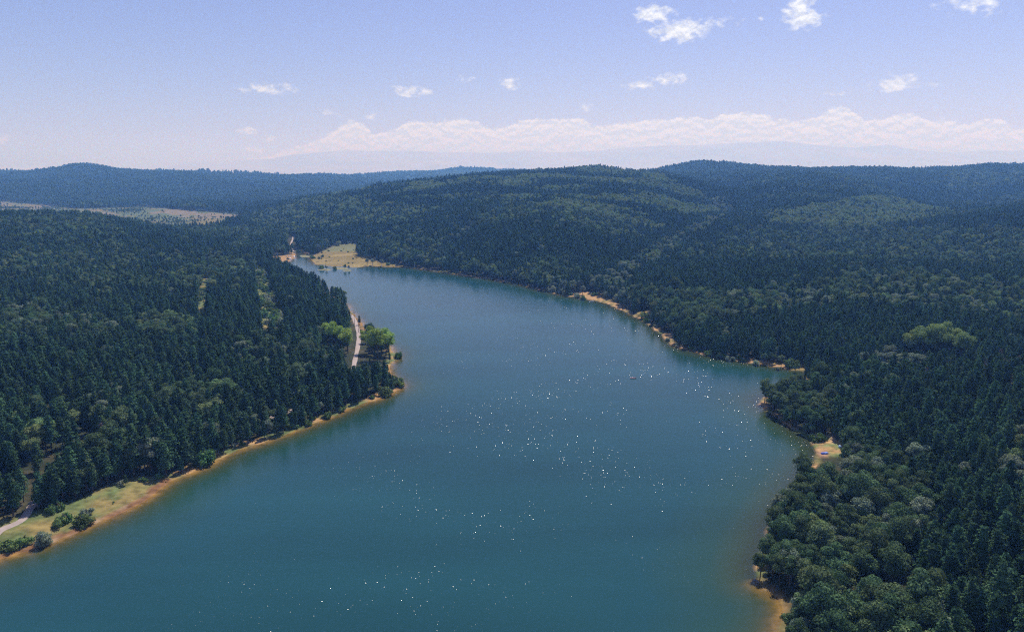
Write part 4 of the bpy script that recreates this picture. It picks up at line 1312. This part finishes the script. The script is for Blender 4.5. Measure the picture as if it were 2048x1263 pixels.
def disc_x(cx_, cy_, cz_, r, w):
    n = 14
    V = [(cx_ + s * w / 2, cy_ + r * math.cos(2 * math.pi * j / n), cz_ + r * math.sin(2 * math.pi * j / n)) for s in (-1, 1) for j in range(n)]
    F = [tuple(range(n)), tuple(range(2 * n - 1, n - 1, -1))] + [(j, n + j, n + (j + 1) % n, (j + 1) % n) for j in range(n)]
    return V, F


def root_at(name, px_, py_, rz, label, cat, group=None, s=1):
    gx, gy, gz = ground_at(px_, py_)
    r_ = bpy.data.objects.new(name, None); COL.objects.link(r_)
    r_.location = (gx, gy, gz); r_.rotation_euler = (0, 0, rz); r_.scale = (s, s, s)
    return tag(r_, label, cat, group)


def part(name, vf, mat, parent):
    return link(name, mesh_from(name, vf[0], vf[1], mat), parent)


def make_car(px_, py_, rz, label, paint, group=None):
    r_ = root_at('parked_car', px_, py_, rz, label, 'car', group)
    bodyp = [(-2.1, .35), (2.1, .35), (2.2, .55), (2.1, .85), (1.15, .98), (-1.75, 1.0), (-2.15, .9), (-2.2, .55)]
    part('body', prism_x(bodyp, -.86, .86), paint, r_)
    part('cabin', prism_x([(-1.7, 1.0), (1.1, .98), (.5, 1.45), (-1.3, 1.48)], -.72, .72), dglass, r_)
    part('roof', box(-.7, .7, -1.28, .48, 1.47, 1.53), paint, r_)
    for sx in (-1, 1):
        for y in (-1.35, 1.35):
            part('wheel', disc_x(sx * .8, y, .33, .33, .2), rubber, r_)


def make_tent(px_, py_, rz, label, mat, s=1.0, group=None):
    r_ = root_at('tent', px_, py_, rz, label, 'tent', group, s)
    prof = [(1.5 * math.cos(t), 1.5 * math.sin(t)) for t in np.linspace(0, math.pi, 9)]
    V, F = [], []
    for i, (x, k) in enumerate([(-1.9, .15), (-1.5, .7), (-.6, 1), (.6, 1), (1.5, .7), (1.9, .15)]):
        for y, z in prof: V.append((x, y * (.4 + .6 * k), z * k + .02))
    for i in range(5):
        for j in range(8):
            a_ = i * 9 + j
            F.append((a_, a_ + 1, a_ + 10, a_ + 9))
    part('canopy', (V, F), mat, r_)
    part('groundsheet', box(-1.9, 1.9, -1.4, 1.4, 0, .05), rubber, r_)
    part('door', ([(1.62, -.5, .05), (1.62, .5, .05), (1.40, .35, .95), (1.40, -.35, .95)], [(0, 1, 2, 3)]), wood, r_)


for a_, b_, rz, lb in [(573, 514, .3, 'white parked car on the lakehead beach, leftmost of the row'),
                       (577.5, 513, .1, 'white parked car on the lakehead beach, second of the row'),
                       (582, 513, -.1, 'white parked car on the lakehead beach, nearest the water'),
                       (568, 508, 1.3, 'white parked car at the trees behind the lakehead beach'),
                       (614, 494, 1.2, 'white parked car among bushes beyond the channel')]:
    make_car(a_, b_, rz, lb, white)
make_tent(580, 518, .4, 'small white tent on the sand before the parked cars at the lakehead', white, 1.1)
make_tent(588, 514, .9, 'small white tent at the water edge of the lakehead beach', white, .9)
make_tent(1652, 907, .35, 'pale blue tent at the lower edge of the right bank clearing', simple_mat('mid_blue_fabric', (.2, .32, .75), .7, .1), .55)
make_tent(1646, 909, .1, 'deep blue tent beside the pale blue one in the right bank clearing', blue, .5)
make_tent(1680, 894, 1.2, 'light blue tent at the inland edge of the right bank clearing', lblue, .5)
make_tent(772, 769, .2, 'light blue shelter under the pines on the sandy point', lblue, .55)
make_tent(563, 853, .6, 'tiny blue tent on the sand spit of the left shore', blue, .3)


def make_pole(px_, py_, label, h=10.5):
    r_ = root_at('power_pole', px_, py_, .2, label, 'power pole')
    part('post', tube([(0, 0, -.3), (0, 0, h)], [.17, .11], 8), wood, r_)
    part('crossarm', box(-1.3, 1.3, -.08, .08, h - .55, h - .35), wood, r_)
    for x in (-1.15, 0, 1.15):
        part('insulator', tube([(x, 0, h - .349 if x else h + .001), (x, 0, h + .05 if x else h + .4)], [.06, .08], 6), white, r_)
    return r_


make_pole(709, 650, 'farther wooden power pole with crossarm beside the pale track')
make_pole(717, 665, 'nearer wooden power pole with crossarm beside the pale track', 11)


def make_boat(px_, py_, rz, label, mat, s=1):
    x, y = unproj(px_, py_)
    r_ = bpy.data.objects.new('rowing_boat', None); COL.objects.link(r_)
    r_.location = (x, y, 0); r_.rotation_euler = (0, 0, rz); r_.scale = (s, s, s)
    tag(r_, label, 'boat')
    V, F = [], []
    st = [(-2.2, .55), (-1.2, .8), (0, .88), (1.2, .72), (2.0, .35), (2.5, .03)]
    for x_, w_ in st:
        for yy, zz in ((-w_, .5), (-w_ * .7, -.1), (w_ * .7, -.1), (w_, .5), (w_ * .85, .5), (w_ * .6, .05), (-w_ * .6, .05), (-w_ * .85, .5)):
            V.append((x_, yy, zz + (.12 if x_ > 1.5 and zz == .5 else 0)))
    for i in range(len(st) - 1):
        for j in range(8):
            F.append((i * 8 + j, i * 8 + (j + 1) % 8, (i + 1) * 8 + (j + 1) % 8, (i + 1) * 8 + j))
    F.append(tuple(range(8)))
    part('hull', (V, F), mat, r_)
    for xx in (-1.1, .6): part('seat', box(xx - .15, xx + .15, -.6, .6, .3, .36), wood, r_)


make_boat(1183, 603, .3, 'small white boat at the edge of the tan far beach', white)
make_boat(1266, 756, .1, 'small pinkish boat alone on open water', redp, .8)

# ------------------------------------------------------------------ distant mountains
MPX = [(180, 352), (330, 338), (420, 322), (470, 318), (560, 316), (620, 305), (700, 299), (830, 300), (900, 302), (980, 303), (1050, 300), (1120, 302),
       (1180, 300), (1250, 292), (1300, 289), (1400, 287), (1480, 282), (1540, 278), (1600, 286), (1680, 293), (1740, 287), (1790, 296), (1850, 302), (1920, 300),
       (2048, 296), (2200, 300)]
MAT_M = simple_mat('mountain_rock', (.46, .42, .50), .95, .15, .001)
mY = 23000.0
mu = np.linspace(-.75, .95, 420); mv = np.linspace(-1, 1, 60)
pxx = CX + mu * FPX * cT
ridge_py = np.interp(pxx, [p[0] for p in MPX], [p[1] for p in MPX])
dz = np.array([CAMH + ray(a_, b_)[2] * mY for a_, b_ in zip(pxx, ridge_py)])
MU, MV = np.meshgrid(mu, mv)
MY_ = mY + MV * 4200
MX_ = MU * mY * (1 + .0 * MV)
prof = np.clip(1 - np.abs(MV), 0, 1) ** 1.15
MZ = np.maximum(dz[None], 40) * prof * (1 + .45 * (fbm(MX_ / 1500, MY_ / 1500, 66, 5) - .5) * (1 - prof) * 2) + 60 * (fbm(MX_ / 700, MY_ / 700, 67, 4) - .5) - 20
ii = np.arange(MU.size).reshape(MU.shape)
F = np.stack([ii[:-1, :-1], ii[:-1, 1:], ii[1:, 1:], ii[1:, :-1]], -1).reshape(-1, 4)
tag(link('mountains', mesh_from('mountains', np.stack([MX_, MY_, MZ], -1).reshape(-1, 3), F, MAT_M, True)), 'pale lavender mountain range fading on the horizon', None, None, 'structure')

# ------------------------------------------------------------------ haze
mh, nt, b = new_mat('haze_material')
nt.nodes.remove(b)
pv = nt.nodes.new('ShaderNodeVolumePrincipled')
pv.inputs['Color'].default_value = (.20, .46, 1.0, 1)
pv.inputs['Absorption Color'].default_value = (.93, .86, 1, 1)
pv.inputs['Density'].default_value = 1.4e-4
pv.inputs['Anisotropy'].default_value = .2
nt.links.new(pv.outputs[0], nt.nodes['Material Output'].inputs['Volume'])
mh.cycles.homogeneous_volume = True
HZ0 = min(float(ZZ.min()), float(MZ.min())) - 1.0
V, F = box(-36000, 36000, -400, 38000, HZ0, 1280)
tag(link('haze', mesh_from('haze', V, F, mh)), 'thin blue haze filling the air over lake and hills', 'haze', None, 'stuff')
